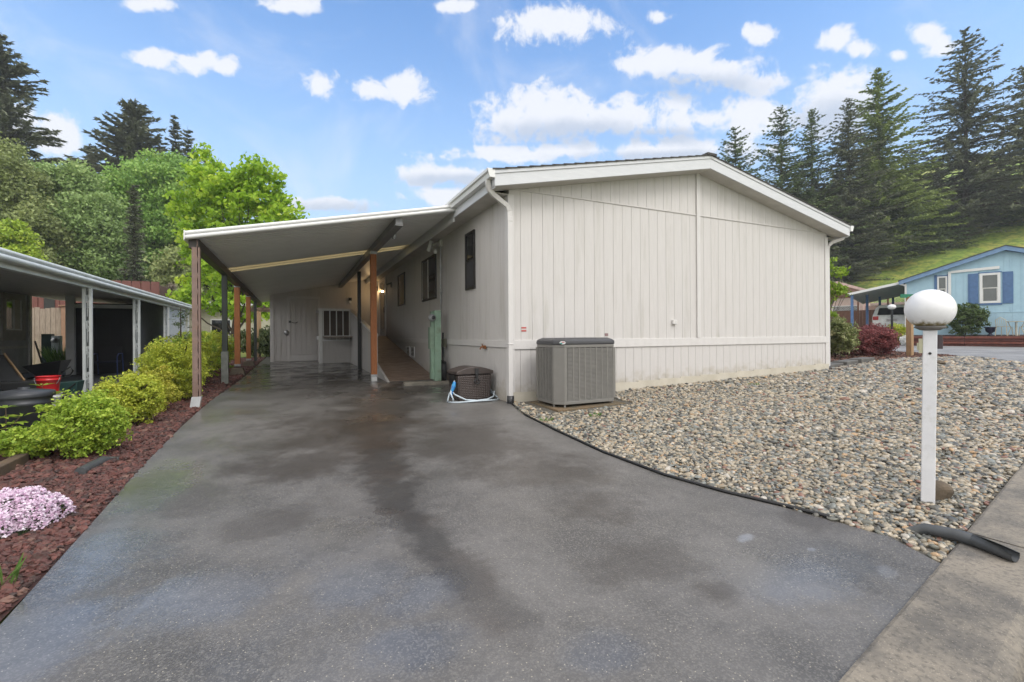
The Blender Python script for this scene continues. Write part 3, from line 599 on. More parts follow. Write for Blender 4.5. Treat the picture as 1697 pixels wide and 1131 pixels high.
def limbs(mb, base, top, r0, r1, centres, k, rng_, start=.35):
    base = Vector(base); top = Vector(top); n = 7
    pts = [base.lerp(top, i/(n-1))+Vector((rng_.uniform(-1, 1), rng_.uniform(-1, 1), 0))*r0*(.5 if 0 < i else 0) for i in range(n)]
    mb.tube(pts, [r0+(r1-r0)*i/(n-1) for i in range(n)], 8)
    idx = rng_.choice(len(centres), min(k, len(centres)), replace=False)
    for i in idx:
        c = Vector(centres[i]); t = rng_.uniform(start, .9); a = base.lerp(top, t); mid = a.lerp(c, .5)+Vector((0, 0, -(c-a).length*.08))
        rr = (r0+(r1-r0)*t)*.45; mb.tube([a, mid, c], [rr, rr*.6, max(.008, rr*.2)], 5)
LM = {}
LM['fir'] = leafmat('fir needles', (0.07, 0.1, 0.05), (0.12, 0.165, 0.07), (0.2, 0.25, 0.1), .28)
LM['firl'] = leafmat('lighter fir needles', (0.12, 0.17, 0.05), (0.21, 0.27, 0.075), (0.36, 0.41, 0.13), .28)
LM['firb'] = leafmat('brown green fir needles', (0.085, 0.1, 0.062), (0.135, 0.15, 0.092), (0.21, 0.225, 0.14), .28)
LM['mass'] = leafmat('broadleaf foliage', (0.18, 0.27, 0.09), (0.3, 0.42, 0.15), (0.43, 0.53, 0.21), .3)
LM['massd'] = leafmat('olive broadleaf foliage', (0.15, 0.19, 0.075), (0.27, 0.32, 0.12), (0.4, 0.44, 0.18), .25)  # duller olive leaf colours for two of the left trees
LM['massg'] = leafmat('fresh broadleaf foliage', (0.15, 0.28, 0.07), (0.27, 0.44, 0.1), (0.42, 0.56, 0.15), .3)
LM['maple'] = leafmat('young maple leaves', (0.2, 0.36, 0.03), (0.36, 0.54, 0.045), (0.52, 0.62, 0.08), .45)
LM['hedge'] = leafmat('golden green hedge leaves', (0.26, 0.34, 0.04), (0.5, 0.55, 0.07), (0.68, 0.66, 0.12), .35)
LM['hedged'] = leafmat('mid green hedge leaves', (0.18, 0.29, 0.04), (0.36, 0.49, 0.06), (0.56, 0.62, 0.1), .3)
LM['hedgey'] = leafmat('yellow bronze hedge leaves', (0.26, 0.28, 0.04), (0.46, 0.46, 0.06), (0.62, 0.5, 0.1), .35)
LM['rho'] = leafmat('dark leathery leaves', (0.035, 0.055, 0.02), (0.08, 0.11, 0.035), (0.15, 0.17, 0.07), .15)
LM['redb'] = leafmat('red barberry leaves', (0.11, 0.035, 0.036), (0.26, 0.08, 0.08), (0.45, 0.17, 0.16), .3)
LM['redd'] = leafmat('dark barberry leaves', (0.045, 0.045, 0.028), (0.09, 0.06, 0.042), (0.18, 0.07, 0.065), .2)
LM['varie'] = leafmat('variegated leaves', (0.1, 0.13, 0.04), (0.28, 0.32, 0.12), (0.7, 0.64, 0.4), .25)
LM['lime'] = leafmat('lime leaves', (.14, .24, .02), (.26, .38, .04), (.4, .5, .08), .4)
LM['bush'] = leafmat('dull green leaves', (0.045, 0.075, 0.03), (0.1, 0.15, 0.05), (0.17, 0.23, 0.08), .2)
LM['petal'] = leafmat('pink phlox petals', (0.70, 0.46, 0.63), (0.88, 0.74, 0.85), (0.94, 0.90, 0.93), .3)
LM['petalw'] = leafmat('white petals', (.7, .7, .68), (.8, .8, .78), (.85, .85, .8), .2)
LM['blade'] = leafmat('grass blades', (.06, .14, .03), (.12, .22, .05), (.22, .3, .08), .3)

def conifer(x, y, H, rad, mt, label, seed, z0=.12, dens=1.0, taper=1.0, group='tall conifers on the slope', lean=0, droop=.28, tw=.62):
    r = np.random.default_rng(seed); zb = float(gz(x, y))-.1; H = max(H, 1.2)
    root = empty('conifer_tree', (x, y, zb), label, 'tree', group)
    mb = MB(); mb.tube([(x, y, zb), (x+lean*.3, y, zb+H*.5), (x+lean, y, zb+H)], [H*.011+.006*H**.7, H*.007+.005, .008], 8)
    P = []; D = []; Sz = []; Tn = []
    z = H*z0
    while z < H*.985:
        f = (z-H*z0)/(H*(1-z0)); Lm = rad*(1-f)**taper*(1-.15*(f < .12))+.18
        nb = int(r.integers(6, 10)*(.7+.6*dens*(.4+.6*(1-f))))
        for k in range(nb):
            a = r.uniform(0, 2*pi); L = Lm*r.uniform(.4, 1.25); rise = .35*f-.02-droop*(1-f)*.6
            n = max(3, int(L/(.34)*dens)); t = (np.arange(n)+r.uniform(.2, .8, n))/n; rr = t*L
            dz = rr*rise+.16*(rr**2)/max(L, .5)*.6*(1 if r.random() < .6 else .3); ca, sa = cos(a), sin(a)
            cx = x+lean*(z/H)
            for sgn in (-1, -.5, 0, .5, 1):
                off = r.uniform(.05, .34, n)*(1.2-t)*min(L, 2.8)*.6*sgn+r.normal(0, .05, n)
                px = cx+ca*rr-sa*off; py = y+sa*rr+ca*off; pz = zb+z+dz-np.abs(off)*.35+r.normal(0, .05, n)
                P.append(np.column_stack([px, py, pz])); an = a+sgn*r.uniform(.4, 1.2, n)
                D.append(np.column_stack([np.cos(an), np.sin(an), rise-.28*abs(sgn)+r.normal(0, .22, n)])); Sz.append(tw*.78*r.uniform(.6, 1.4, n)*(.55+.45*min(1, L/2)))
                Tn.append(.25+.4*t+r.normal(0, .13, n)+r.normal(0, .08))
            if L > .9 and k % 2 == 0: mb.tube([(cx, y, zb+z), (cx+ca*L*.55, y+sa*L*.55, zb+z+.55*L*rise), (cx+ca*L*.9, y+sa*L*.9, zb+z+L*.9*rise+.08*L)], [.03+.012*L, .025, .01], 4, False)
        z += max(.26, H*.0165)*r.uniform(.7, 1.3)/max(.8, dens**.5)
    mb.build('trunk', M['bark'], root)
    leaf_mesh('crown', np.concatenate(P), np.concatenate(Sz), mt, root, .30, .8, .12, np.concatenate(D), np.concatenate(Tn), .25, r)
    return root
def broadleaf(name, x, y, ells, nclump, per, spread, leaf, mt, label, cat, seed, trunk=.15, group=None, top=.75, bark='bark', shell=.55, nl=14, up=.4, aspect=.6, droop=.3, start=.35, zb=None):
    zb = float(gz(x, y)) if zb is None else zb; root = empty(name, (x, y, zb), label, cat, group); r = np.random.default_rng(seed)
    E2 = [(x+e[0], y+e[1], zb+e[2], *e[3:6]) for e in ells]
    P, T, Cn = blob_points(E2, nclump, per, spread, seed, shell)
    P = P[P[:, 2] > zb+.01] if len(P) else P; T = T[:len(P)]
    H = max(e[2]+e[5] for e in ells)
    mb = MB(); limbs(mb, (x, y, zb-.05), (x+r.uniform(-.05, .05)*H, y, zb+H*top), trunk, trunk*.3, Cn, nl, r, start); mb.build('trunk' if cat == 'tree' else 'stem', M[bark], root)
    leaf_mesh('crown' if cat == 'tree' else 'foliage', P, leaf, mt, root, aspect, up, .2, None, T, .3, r, droop)
    return root
#@@PART2@@
# ================================================================== THE HOUSE
HX0, HX1, HY0, HY1 = 3.07, 11.24, 6.62, 25.0
pr = onY(1178, 258, 6.30); RX, RZ = 7.14, float(pr[2])
EXL, EXR = 2.70, 11.56
SL = (RZ-3.70)/(RX-EXL)
def roofz(X): return RZ-SL*abs(X-RX)
house = empty('manufactured_house', (HX0, HY0, .17), 'long pale grey single storey house with white gable fascia and grooved siding', 'house')
def siding_x(mb, x0, x1, Y, zlo, zhi, sp=.2032, g=.005, d=.005, face=-1):
    x = x0
    k = 0
    while x < x1-1e-4:
        xe = min(x+sp, x1); a, c = x+(g/2 if x > x0 else 0), xe-(g/2 if xe < x1 else 0)
        y0, y1 = Y, Y-face*d
        mb.hexa([(a, y0, zlo(a)), (c, y0, zlo(c)), (c, y1, zlo(c)), (a, y1, zlo(a))], [(a, y0, zhi(a)), (c, y0, zhi(c)), (c, y1, zhi(c)), (a, y1, zhi(a))]); x = xe
def siding_y(mb, y0, y1, X, zlo, zhi, sp=.2032, g=.005, d=.005, face=-1):
    y = y0
    while y < y1-1e-4:
        ye = min(y+sp, y1); a, c = y+(g/2 if y > y0 else 0), ye-(g/2 if ye < y1 else 0); x0, x1 = X, X-face*d
        mb.hexa([(x0, a, zlo(a)), (x1, a, zlo(a)), (x1, c, zlo(c)), (x0, c, zlo(c))], [(x0, a, zhi(a)), (x1, a, zhi(a)), (x1, c, zhi(c)), (x0, c, zhi(c))]); y = ye
K = lambda v: (lambda t: v)
sof = lambda x: roofz(x)-.245
# gable wall, three tiers of panels
b = MB(); SEAM = 3.555
for a, c in ((HX0, 7.09), (7.09, HX1)): siding_x(b, a, c, HY0, K(1.10), lambda x: min(SEAM-.004, sof(x)+.02))
siding_x(b, HX0+.35, HX1-.35, HY0-.004, K(SEAM+.006), lambda x: max(SEAM+.007, sof(x)+.02))
b.box(HX0+.02, HY0-.014, SEAM-.012, 7.09, HY0+.01, SEAM+.010).box(7.18, HY0-.014, SEAM-.012, HX1-.02, HY0+.01, SEAM+.010)
b.build('wall', M['siding'], house)
b = MB(); siding_x(b, HX0, HX1, HY0-.002, K(-.1), K(1.03), sp=.19); b.build('skirt', M['skirt'], house)
b = MB(); hz = [(HX0+.012, -.2), (HX1-.012, -.2), (HX1-.012, SEAM), (RX, roofz(RX)-.2), (HX0+.012, SEAM)]
b.hexa([(x, HY0+.012, z) for x, z in hz], [(x, HY1, z) for x, z in hz]); b.build('core_wall', M['siding'], house)
b = MB(); siding_y(b, HY0, HY1, HX0, K(1.10), K(3.56)); b.build('wall', M['siding'], house)
b = MB(); siding_y(b, HY0, HY1, HX0-.002, K(-.1), K(1.03), sp=.1016); b.build('skirt', M['skirt'], house)
b = MB()
b.box(HX0-.022, HY0-.022, 1.015, HX1+.01, HY0-.001, 1.16)
b.box(HX0-.024, HY0-.02, 1.04, HX0-.001, 17.38, 1.155)
build_each(b, 'belt_trim', M['trim'], house, .003)
b = MB(); b.box(7.09, HY0-.03, 1.162, 7.18, HY0-.001, sof(7.13)+.02)
b.box(HX0-.020, HY0-.019, -.05, HX0+.085, HY0-.0005, 1.013); b.box(HX0-.020, HY0-.019, 1.162, HX0+.085, HY0-.0005, 3.46)
b.box(HX0-.020, HY0, -.05, HX0-.0005, HY0+.09, 1.038); b.box(HX0-.020, HY0, 1.157, HX0-.0005, HY0+.09, 3.46)
b.box(HX1-.09, HY0-.019, -.05, HX1+.012, HY0-.0005, 1.013); b.box(HX1-.09, HY0-.019, 1.162, HX1+.012, HY0-.0005, 3.46)
build_each(b, 'corner_trim', M['trim'], house, .003)
b = MB(); n = 16           # ground board follows the grade
for i in range(n):
    a, c = HX0-.015+(HX1-HX0+.02)*i/n, HX0-.015+(HX1-HX0+.02)*(i+1)/n; za, zc = float(gz(a, HY0)), float(gz(c, HY0))
    b.hexa([(a, HY0-.03, za-.1), (c, HY0-.03, zc-.1), (c, HY0-.0215, zc-.1), (a, HY0-.0215, za-.1)], [(a, HY0-.03, za+.165), (c, HY0-.03, zc+.14), (c, HY0-.0215, zc+.14), (a, HY0-.0215, za+.165)])
b.build('ground_board', mat('weathered base board', (.54, .50, .42), .7, (.46, .42, .34), 3, .5, .2, 50), house)
# soffits, fascia, roof
YR = 6.30
b = MB()
for s_, xe in ((-1, EXL), (1, EXR)):
    a = (xe, roofz(xe)); z0 = sof(xe); zr = sof(RX)
    b.hexa([(xe, YR+.03, z0), (RX, YR+.03, zr), (RX, HY0+.01, zr), (xe, HY0+.01, z0)], [(xe, YR+.03, z0+.012), (RX, YR+.03, zr+.012), (RX, HY0+.01, zr+.012), (xe, HY0+.01, z0+.012)])
b.box(EXL+.02, HY0, sof(EXL)+.002, HX0+.01, HY1, sof(EXL)+.014); b.box(HX1-.01, HY0, sof(EXR)+.002, EXR-.02, HY1, sof(EXR)+.014)
build_each(b, 'soffit', M['soffit'], house)
b = MB()
for xe in (EXL, EXR):
    for (zt, zb, yy, th) in ((.0, -.235, YR, .028), (.004, -.052, YR-.014, .014)):
        b.hexa([(xe, yy, roofz(xe)+zb-.01), (RX, yy, roofz(RX)+zb-.01), (RX, yy+th, roofz(RX)+zb-.01), (xe, yy+th, roofz(xe)+zb-.01)],
               [(xe, yy, roofz(xe)+zt-.012), (RX, yy, roofz(RX)+zt-.012), (RX, yy+th, roofz(RX)+zt-.012), (xe, yy+th, roofz(xe)+zt-.012)])
b.build('rake_board', M['rake'], house, bevel=.003)
b = MB(); b.box(EXL, YR+.03, sof(EXL)-.02, EXL+.022, HY1, roofz(EXL)-.02); b.box(EXR-.022, YR+.03, sof(EXR)-.02, EXR, HY1, roofz(EXR)-.02); build_each(b, 'fascia_board', M['rake'], house)
b = MB()
for s_, xe in ((-1, EXL-.04), (1, EXR+.03)):
    ny = 96; dy = (HY1-YR+.1)/ny
    nc = 22
    for i in range(nc):            # shingle courses, each lapping the one below
        t0, t1 = i/nc, (i+1)/nc+.01; xa, xb = xe+(RX-xe)*t0, xe+(RX-xe)*min(1, t1); za, zb_ = roofz(xa)+.012, roofz(xb)+.002
        b.hexa([(xa, YR-.03, za-.014), (xb, YR-.03, zb_-.014), (xb, HY1, zb_-.014), (xa, HY1, za-.014)], [(xa, YR-.03, za+.006), (xb, YR-.03, zb_+.0), (xb, HY1, zb_+.0), (xa, HY1, za+.006)])
b.box(RX-.12, YR-.045, RZ-.012, RX+.12, HY1, RZ+.03)
b.tube([(6.0, 11, 4.3), (6.0, 11, 4.78)], .04, 8)
b.build('roof', M['shingle'], house)
def gutter(X, s_, y0, y1):         # K-style gutter on an eave, s_ = outward direction
    zt = roofz(EXL)+.0; prof = [(0, -.125), (.085, -.125), (.095, -.06), (.125, -.045), (.125, .0), (.115, .0), (.110, -.03), (.08, -.05), (.075, -.11), (.01, -.11), (.01, 0), (0, 0)]
    mb = MB(); A = [(X+s_*(p[0]+.002), y0, zt+p[1]) for p in prof]; B = [(X+s_*(p[0]+.002), y1, zt+p[1]) for p in prof]
    n = len(A); mb.add(A+B, [(i, (i+1) % n, n+(i+1) % n, n+i) for i in range(n)])
    for yy in (y0, y1): mb.hexa([(X+s_*.002, yy, zt-.125), (X+s_*.087, yy, zt-.125), (X+s_*.087, yy+.003, zt-.125), (X+s_*.002, yy+.003, zt-.125)], [(X+s_*.002, yy, zt), (X+s_*.127, yy, zt), (X+s_*.127, yy+.003, zt), (X+s_*.002, yy+.003, zt)])
    return mb
gutter(EXL, -1, YR-.02, 24).build('gutter', M['white'], house); gutter(EXR, 1, YR-.02, 24).build('gutter', M['white'], house)
def spout(pts, w=.075, d=.055):
    mb = MB(); P = [Vector(p) for p in pts]; rings = []
    for i, p in enumerate(P):
        dd = (P[min(i+1, len(P)-1)]-P[max(i-1, 0)]).normalized(); x = Vector((0, 1, 0)) if abs(dd.y) < .8 else Vector((1, 0, 0)); y = dd.cross(x).normalized(); x = y.cross(dd).normalized()
        rings.append([p+x*i_*d/2+y*j*w/2 for i_, j in ((-1, -1), (1, -1), (1, 1), (-1, 1))])
    for i in range(len(P)-1): mb.hexa(rings[i], rings[i+1])
    return mb
xs = HX0-.012; ys = HY0-.052
dsp = [(EXL-.06, YR+.13, roofz(EXL)-.12), (EXL-.06, YR+.13, 3.52), (EXL-.03, YR+.15, 3.44), (EXL+.05, YR+.18, 3.38), (xs-.14, ys-.04, 3.30), (xs-.05, ys-.015, 3.26), (xs-.005, ys, 3.18), (xs, ys, 3.05)]
sb = spout(dsp); sb.box(xs-.0375, ys-.0275, .27, xs+.0375, ys+.0275, 3.06).box(xs-.042, ys-.032, 3.02, xs+.042, ys+.032, 3.10).box(xs-.046, ys-.034, 1.09, xs+.046, ys+.034, 1.11); sb.build('downspout', M['whitedirty'] if False else M['trim'], house, bevel=.006)
MB().lathe((xs, ys, .12), [(.0, 0), (.06, 0), (.055, .17), (.0, .17)], 12).build('downspout_boot', M['blackpl'], house)
xr = HX1+.055; yr_ = HY0+.02
sb = spout([(EXR+.05, YR+.14, roofz(EXR)-.12), (EXR+.05, YR+.14, 3.52), (EXR+.02, YR+.17, 3.44), (xr+.10, yr_-.05, 3.36), (xr+.02, yr_-.01, 3.28), (xr, yr_, 3.18)]); sb.box(xr-.04, yr_-.03, .42, xr+.04, yr_+.03, 3.2); sb.build('downspout', M['trim'], house, bevel=.006)
MB().lathe((xr, yr_, .33), [(.0, 0), (.065, 0), (.06, .14), (.0, .14)], 12).build('downspout_boot', M['blackpl'], house)
# windows on the side wall
def side_window(y0, y1, z0, z1, kind):
    f = MB(); X = HX0; t = .045; p = .035
    for (a, c, e, g_) in ((y0, y1, z0, z0+t), (y0, y1, z1-t, z1), (y0, y0+t, z0+t, z1-t), (y1-t, y1, z0+t, z1-t)): f.box(X-p, a, e, X-.001, c, g_)
    if kind == 'hung': f.box(X-p+.006, y0+t, (z0+z1)/2-.02, X-.003, y1-t, (z0+z1)/2+.02)
    fo = f.build('window', M['bronze'], house, bevel=.004)
    MB().box(X-.017, y0+t, z0+t, X-.0015, y1-t, z1-t).build('pane', M['glass'] if kind != 'bath' else M['screen'], fo)
    if kind == 'slide':
        q = MB(); ym = (y0+y1)/2+.05
        for (a, c) in ((y0+t, ym), (ym, y1-t)): q.box(X-.026, a, z0+t, X-.0175, a+.03, z1-t).box(X-.026, c-.02, z0+t, X-.0175, c, z1-t)
        build_each(q, 'sash_bar', M['whitedirty'], fo)
        MB().box(X-.0215, ym+.03, z0+t+.02, X-.0175, y1-t-.03, z1-t-.02).build('screen', M['screen'], fo)
    if kind == 'hung': MB().box(X-.024, y0+t+.01, z0+t, X-.0175, y1-t-.01, (z0+z1)/2-.02).build('screen', mat('insect screen', (.05, .05, .055), .6), fo)
    if kind == 'bath': MB().box(X-.022, y0+t+.1, z0+t, X-.0175, (y0+y1)/2+.1, z1-t).build('blind', mat('tan blind', (.30, .23, .14), .6), fo)
side_window(8.10, 8.61, 2.12, 3.22, 'hung'); side_window(10.71, 12.03, 2.12, 3.19, 'slide'); side_window(14.15, 15.17, 2.18, 3.18, 'bath')
# entry door up the ramp
d = MB(); d.box(HX0-.03, 17.42, 1.24, HX0-.001, 17.56, 3.32).box(HX0-.03, 18.66, 1.24, HX0-.001, 18.8, 3.32).box(HX0-.03, 17.42, 3.32, HX0-.001, 18.8, 3.42)
do = d.build('door_frame', M['white'], house); MB().box(HX0-.02, 17.57, 1.25, HX0-.002, 18.65, 3.31).build('door', mat('grey storm door', (.22, .24, .26), .3), do)
MB().box(HX0-.028, 17.70, 1.5, HX0-.0205, 18.5, 3.2).build('pane', M['glass'], do); MB().box(HX0-.06, 17.62, 2.1, HX0-.021, 17.66, 2.3).build('handle', M['blacksteel'], do)
# foundation vents
for yv in (12.95, 13.55):
    v = MB(); v.box(HX0-.03, yv, .62, HX0-.003, yv+.46, .65).box(HX0-.03, yv, .89, HX0-.003, yv+.46, .92).box(HX0-.03, yv, .65, HX0-.003, yv+.03, .89).box(HX0-.03, yv+.43, .65, HX0-.003, yv+.46, .89)
    for k in range(6): v.box(HX0-.02, yv+.03, .66+k*.04, HX0-.004, yv+.43, .675+k*.04)
    vo_ = v.build('vent', M['white'], house); MB().box(HX0-.0125, yv+.03, .65, HX0-.0035, yv+.43, .89).build('vent_mesh', M['blacksteel'], vo_)
# conduit, floodlight, wall lamps, tap, stickers, junction boxes
c = MB(); yc = 10.28; c.tube([(HX0-.03, yc, 3.33), (HX0-.03, yc, 1.75), (HX0-.045, yc+.04, 1.62), (HX0-.12, yc+.1, 1.55)], .014, 8); c.box(HX0-.05, yc-.03, 2.2, HX0-.002, yc+.03, 2.24).box(HX0-.05, yc-.03, 2.78, HX0-.002, yc+.03, 2.82)
c.build('conduit', M['galv'], house)
fl = MB(); fl.box(HX0-.06, yc-.06, 3.28, HX0-.002, yc+.06, 3.42); fl.beam((HX0-.06, yc+.05, 3.36), (HX0-.17, yc+.30, 3.33), .03, .03)
fo = fl.build('floodlight', M['whitedirty'], house); h = MB(); h.beam((HX0-.16, yc+.26, 3.44), (HX0-.22, yc+.30, 3.20), .12, .07).build('lamp_head', M['white'], fo); MB().lathe((HX0-.1, yc+.18, 3.13), [(0, 0), (.035, .01), (.045, .05), (.03, .1), (0, .11)], 12).build('sensor', M['white'], fo)
w = MB(); w.box(HX0-.03, 16.3, 2.92, HX0-.002, 16.42, 3.1); w.beam((HX0-.03, 16.36, 3.06), (HX0-.17, 16.36, 3.0), .1, .05); w.build('wall_lamp', M['blacksteel'], house)
w = MB(); w.box(HX0-.03, 19.2, 3.05, HX0-.002, 19.3, 3.25); w.beam((HX0-.03, 19.25, 3.2), (HX0-.16, 19.25, 3.16), .09, .05); wl = w.build('wall_lamp', M['blacksteel'], house, label='lit porch lamp beside the entry door')
MB().lathe((HX0-.13, 19.25, 3.04), [(0, 0), (.032, .02), (.035, .06), (.02, .1), (0, .1)], 12).build('bulb', M['bulb'], wl)
pl = bpy.data.lights.new('porch_light', 'POINT'); pl.energy = 2.6; pl.color = (1, .66, .32); pl.shadow_soft_size = .04; po = bpy.data.objects.new('porch_light', pl); COL.objects.link(po); po.location = (HX0-.22, 19.2, 3.03)
t = MB(); t.tube([(HX0-.02, 7.62, 1.04), (HX0-.09, 7.62, 1.03), (HX0-.11, 7.62, .99)], .013, 8); t.tube([(HX0-.07, 7.62, 1.03), (HX0-.07, 7.62, 1.08)], .008, 6); t.box(HX0-.085, 7.585, 1.08, HX0-.055, 7.655, 1.09); t.box(HX0-.03, 7.54, 1.0, HX0-.0245, 7.70, 1.06); t.build('tap', M['rust'], house)
b = MB(); p = onY(868, 546, HY0); b.box(p[0]-.045, HY0-.004, p[2]-.04, p[0]+.045, HY0-.0005, p[2]+.04); so = b.build('warning_sticker', M['sticker'], house)
MB().box(p[0]-.044, HY0-.006, p[2]+.012, p[0]+.044, HY0-.0042, p[2]+.034).box(p[0]-.044, HY0-.006, p[2]-.036, p[0]+.044, HY0-.0042, p[2]-.014).build('printed_band', M['stickerred'], so)
p = onY(1005, 555, HY0); MB().box(p[0]-.035, HY0-.004, p[2]-.025, p[0]+.035, HY0-.0005, p[2]+.025).build('warning_sticker', M['stickergrey'], house)
p = onY(1116, 535, HY0); MB().box(p[0]-.05, HY0-.05, p[2]-.035, p[0]+.05, HY0-.0005, p[2]+.05).build('socket_cover', M['trim'], house, bevel=.01)
jb = MB(); jb.box(HX0-.10, 9.86, .98, HX0-.026, 10.02, 1.16); jb.build('junction_box', mat('olive junction box', (.11, .11, .075), .6), house)
c = MB()
c.tube([(HX0-.06, 9.93, .98), (HX0-.07, 9.95, .75), (HX0-.10, 10.1, .5), (HX0-.1, 10.2, .3), (HX0-.18, 10.3, .24)], .014, 6); c.tube([(HX0-.06, 10.01, 1.1), (HX0-.1, 10.3, 1.16), (HX0-.12, 10.45, 1.12), (HX0-.12, 10.5, .9)], .013, 6); c.build('cable', M['galv'], house)

# ================================================================== SHED AND BACK WALL UNDER THE CARPORT
def cz(X): return 2.70+(X+1.5)*.2065
SY = 20.0
shed = empty('storage_shed', (-.8, SY, .25), 'pale grey shed with a plank door closing off the back of the carport', 'shed')
b = MB(); siding_x(b, -.8, -.16, SY, K(.27), cz, sp=.17, g=.014); siding_x(b, .84, HX0-.02, SY, K(.27), cz, sp=.2, g=.014); siding_x(b, -.16, .84, SY, K(2.71), cz, sp=.2, g=.014)
b.hexa([(-.8, SY+.012, .2), (HX0-.02, SY+.012, .2), (HX0-.02, 23.0, .2), (-.8, 23.0, .2)], [(-.8, SY+.012, cz(-.8)-.01), (HX0-.02, SY+.012, cz(HX0)-.01), (HX0-.02, 23.0, cz(HX0)-.01), (-.8, 23.0, cz(-.8)-.01)])
b.build('wall', M['siding'], shed)
b = MB(); b.box(-.85, SY-.03, .2, -.72, SY-.001, cz(-.8)-.03).box(-.25, SY-.03, .25, -.15, SY-.001, 2.70).box(.83, SY-.03, .25, .93, SY-.001, 2.70).box(-.25, SY-.032, 2.702, .93, SY-.001, 2.80).box(-.14, SY-.028, .27, .82, SY-.0005, .50); build_each(b, 'trim_board', M['trim'], shed, .003)
b = MB(); siding_x(b, -.14, .82, SY-.016, K(.53), K(2.69), sp=.19, g=.016); do = b.build('door', M['siding'], shed)
b = MB(); b.tube([(-.10, SY-.03, 1.78), (-.02, SY-.07, 1.75), (.06, SY-.06, 1.76), (.11, SY-.03, 1.80)], .012, 6); b.box(-.2, SY-.055, 1.76, -.12, SY-.0275, 1.84); b.build('handle', M['blacksteel'], do)
p = onY(475, 552, SY); b = MB(); b.lathe((0, 0, 0), [(0, 0), (.09, 0), (.09, .05), (0, .06)], 14); b.v = [(p[0]+x, SY-.001-z, p[2]+y*1.2) for x, y, z in b.v]; b.build('socket_cover', M['galv'], shed)
p = onY(580, 498, SY); b = MB(); b.box(p[0]-.06, SY-.1, p[2]-.02, p[0]+.06, SY-.001, p[2]+.10); l_ = b.build('wall_lamp', M['blacksteel'], shed); MB().box(p[0]-.045, SY-.09, p[2]-.12, p[0]+.045, SY-.02, p[2]-.0205).build('lamp_glass', M['white'], l_)

# ================================================================== RAMP
ramp = empty('entry_ramp', (2.4, 10.7, .2), 'brown plank ramp with pale panelled side wall rising to the entry door', 'ramp')
RS = (1.22-.215)/(17.3-10.72)
rz = lambda Y: .215+RS*(Y-10.72)
b = MB(); y = 10.72
while y < 17.28:
    ye = y+.134; b.hexa([(1.94, y, rz(y)-.035), (3.035, y, rz(y)-.035), (3.035, ye, rz(ye)-.035), (1.94, ye, rz(ye)-.035)], [(1.94, y, rz(y)), (3.035, y, rz(y)), (3.035, ye, rz(ye)), (1.94, ye, rz(ye))]); y += .150
y = 17.3
while y < 19.9: b.box(.92, y, 1.185, 3.035, y+.137, 1.22); y += .142
b.build('deck', M['deck'], ramp)
b = MB(); b.hexa([(1.95, 10.9, .12), (3.0, 10.9, .12), (3.0, 17.3, .12), (1.95, 17.3, .12)], [(1.95, 10.9, rz(10.9)-.04), (3.0, 10.9, rz(10.9)-.04), (3.0, 17.3, rz(17.3)-.04), (1.95, 17.3, rz(17.3)-.04)]); b.build('ramp_frame', M['wood'], ramp)
wt = lambda Y: 1.26+.16*(Y-12.45)
b = MB(); siding_y(b, 12.45, 18.1, 1.87, K(.235), wt, sp=.2); b.hexa([(1.884, 12.45, .2), (1.93, 12.45, .2), (1.93, 18.1, .2), (1.884, 18.1, .2)], [(1.884, 12.45, wt(12.45)), (1.93, 12.45, wt(12.45)), (1.93, 18.1, wt(18.1)), (1.884, 18.1, wt(18.1))])
b.hexa([(1.88, 10.55, .19), (1.93, 10.55, .19), (1.93, 12.448, .2), (1.88, 12.448, .2)], [(1.88, 10.55, .205), (1.93, 10.55, .205), (1.93, 12.448, rz(12.45)+.12), (1.88, 12.448, rz(12.45)+.12)]); b.build('side_wall', M['siding'], ramp)
b = MB(); b.beam((1.90, 12.3, wt(12.3)+.03), (1.90, 18.15, wt(18.15)+.03), .12, .04); b.box(1.86, 12.36, .24, 1.95, 12.446, wt(12.36)); b.build('rail_cap', M['white'], ramp)
b = MB(); siding_x(b, .92, 1.865, 18.1, K(.25), K(1.05), sp=.2); b.box(.92, 18.113, .25, 1.868, 18.15, 1.24); siding_y(b, 18.13, 19.95, .83, K(.25), K(1.1), sp=.2); b.build('landing_wall', M['siding'], ramp)
b = MB(); b.box(.80, 18.06, .24, .918, 18.15, 2.24).box(.92, 18.08, 1.052, 1.868, 18.11, 1.10).box(.92, 18.07, 2.16, 1.88, 18.16, 2.24).box(.79, 18.16, 2.16, .87, 19.98, 2.24).box(.80, 18.16, 1.1, .86, 19.98, 1.24)
for k in range(5): x = .93+k*.226; b.box(x, 18.09, 1.10, x+.035, 18.14, 2.16)
b.box(.966, 18.1, 1.22, 1.868, 18.13, 1.25); build_each(b, 'guard_rail_bar', M['white'], ramp)
MB().box(.92, 18.152, 1.25, 1.868, 18.162, 2.16).build('shade_panel', mat('brown shade sheet', (.10, .075, .06), .7), ramp)  # sheet added behind the rails; its dark brown stands in for shade

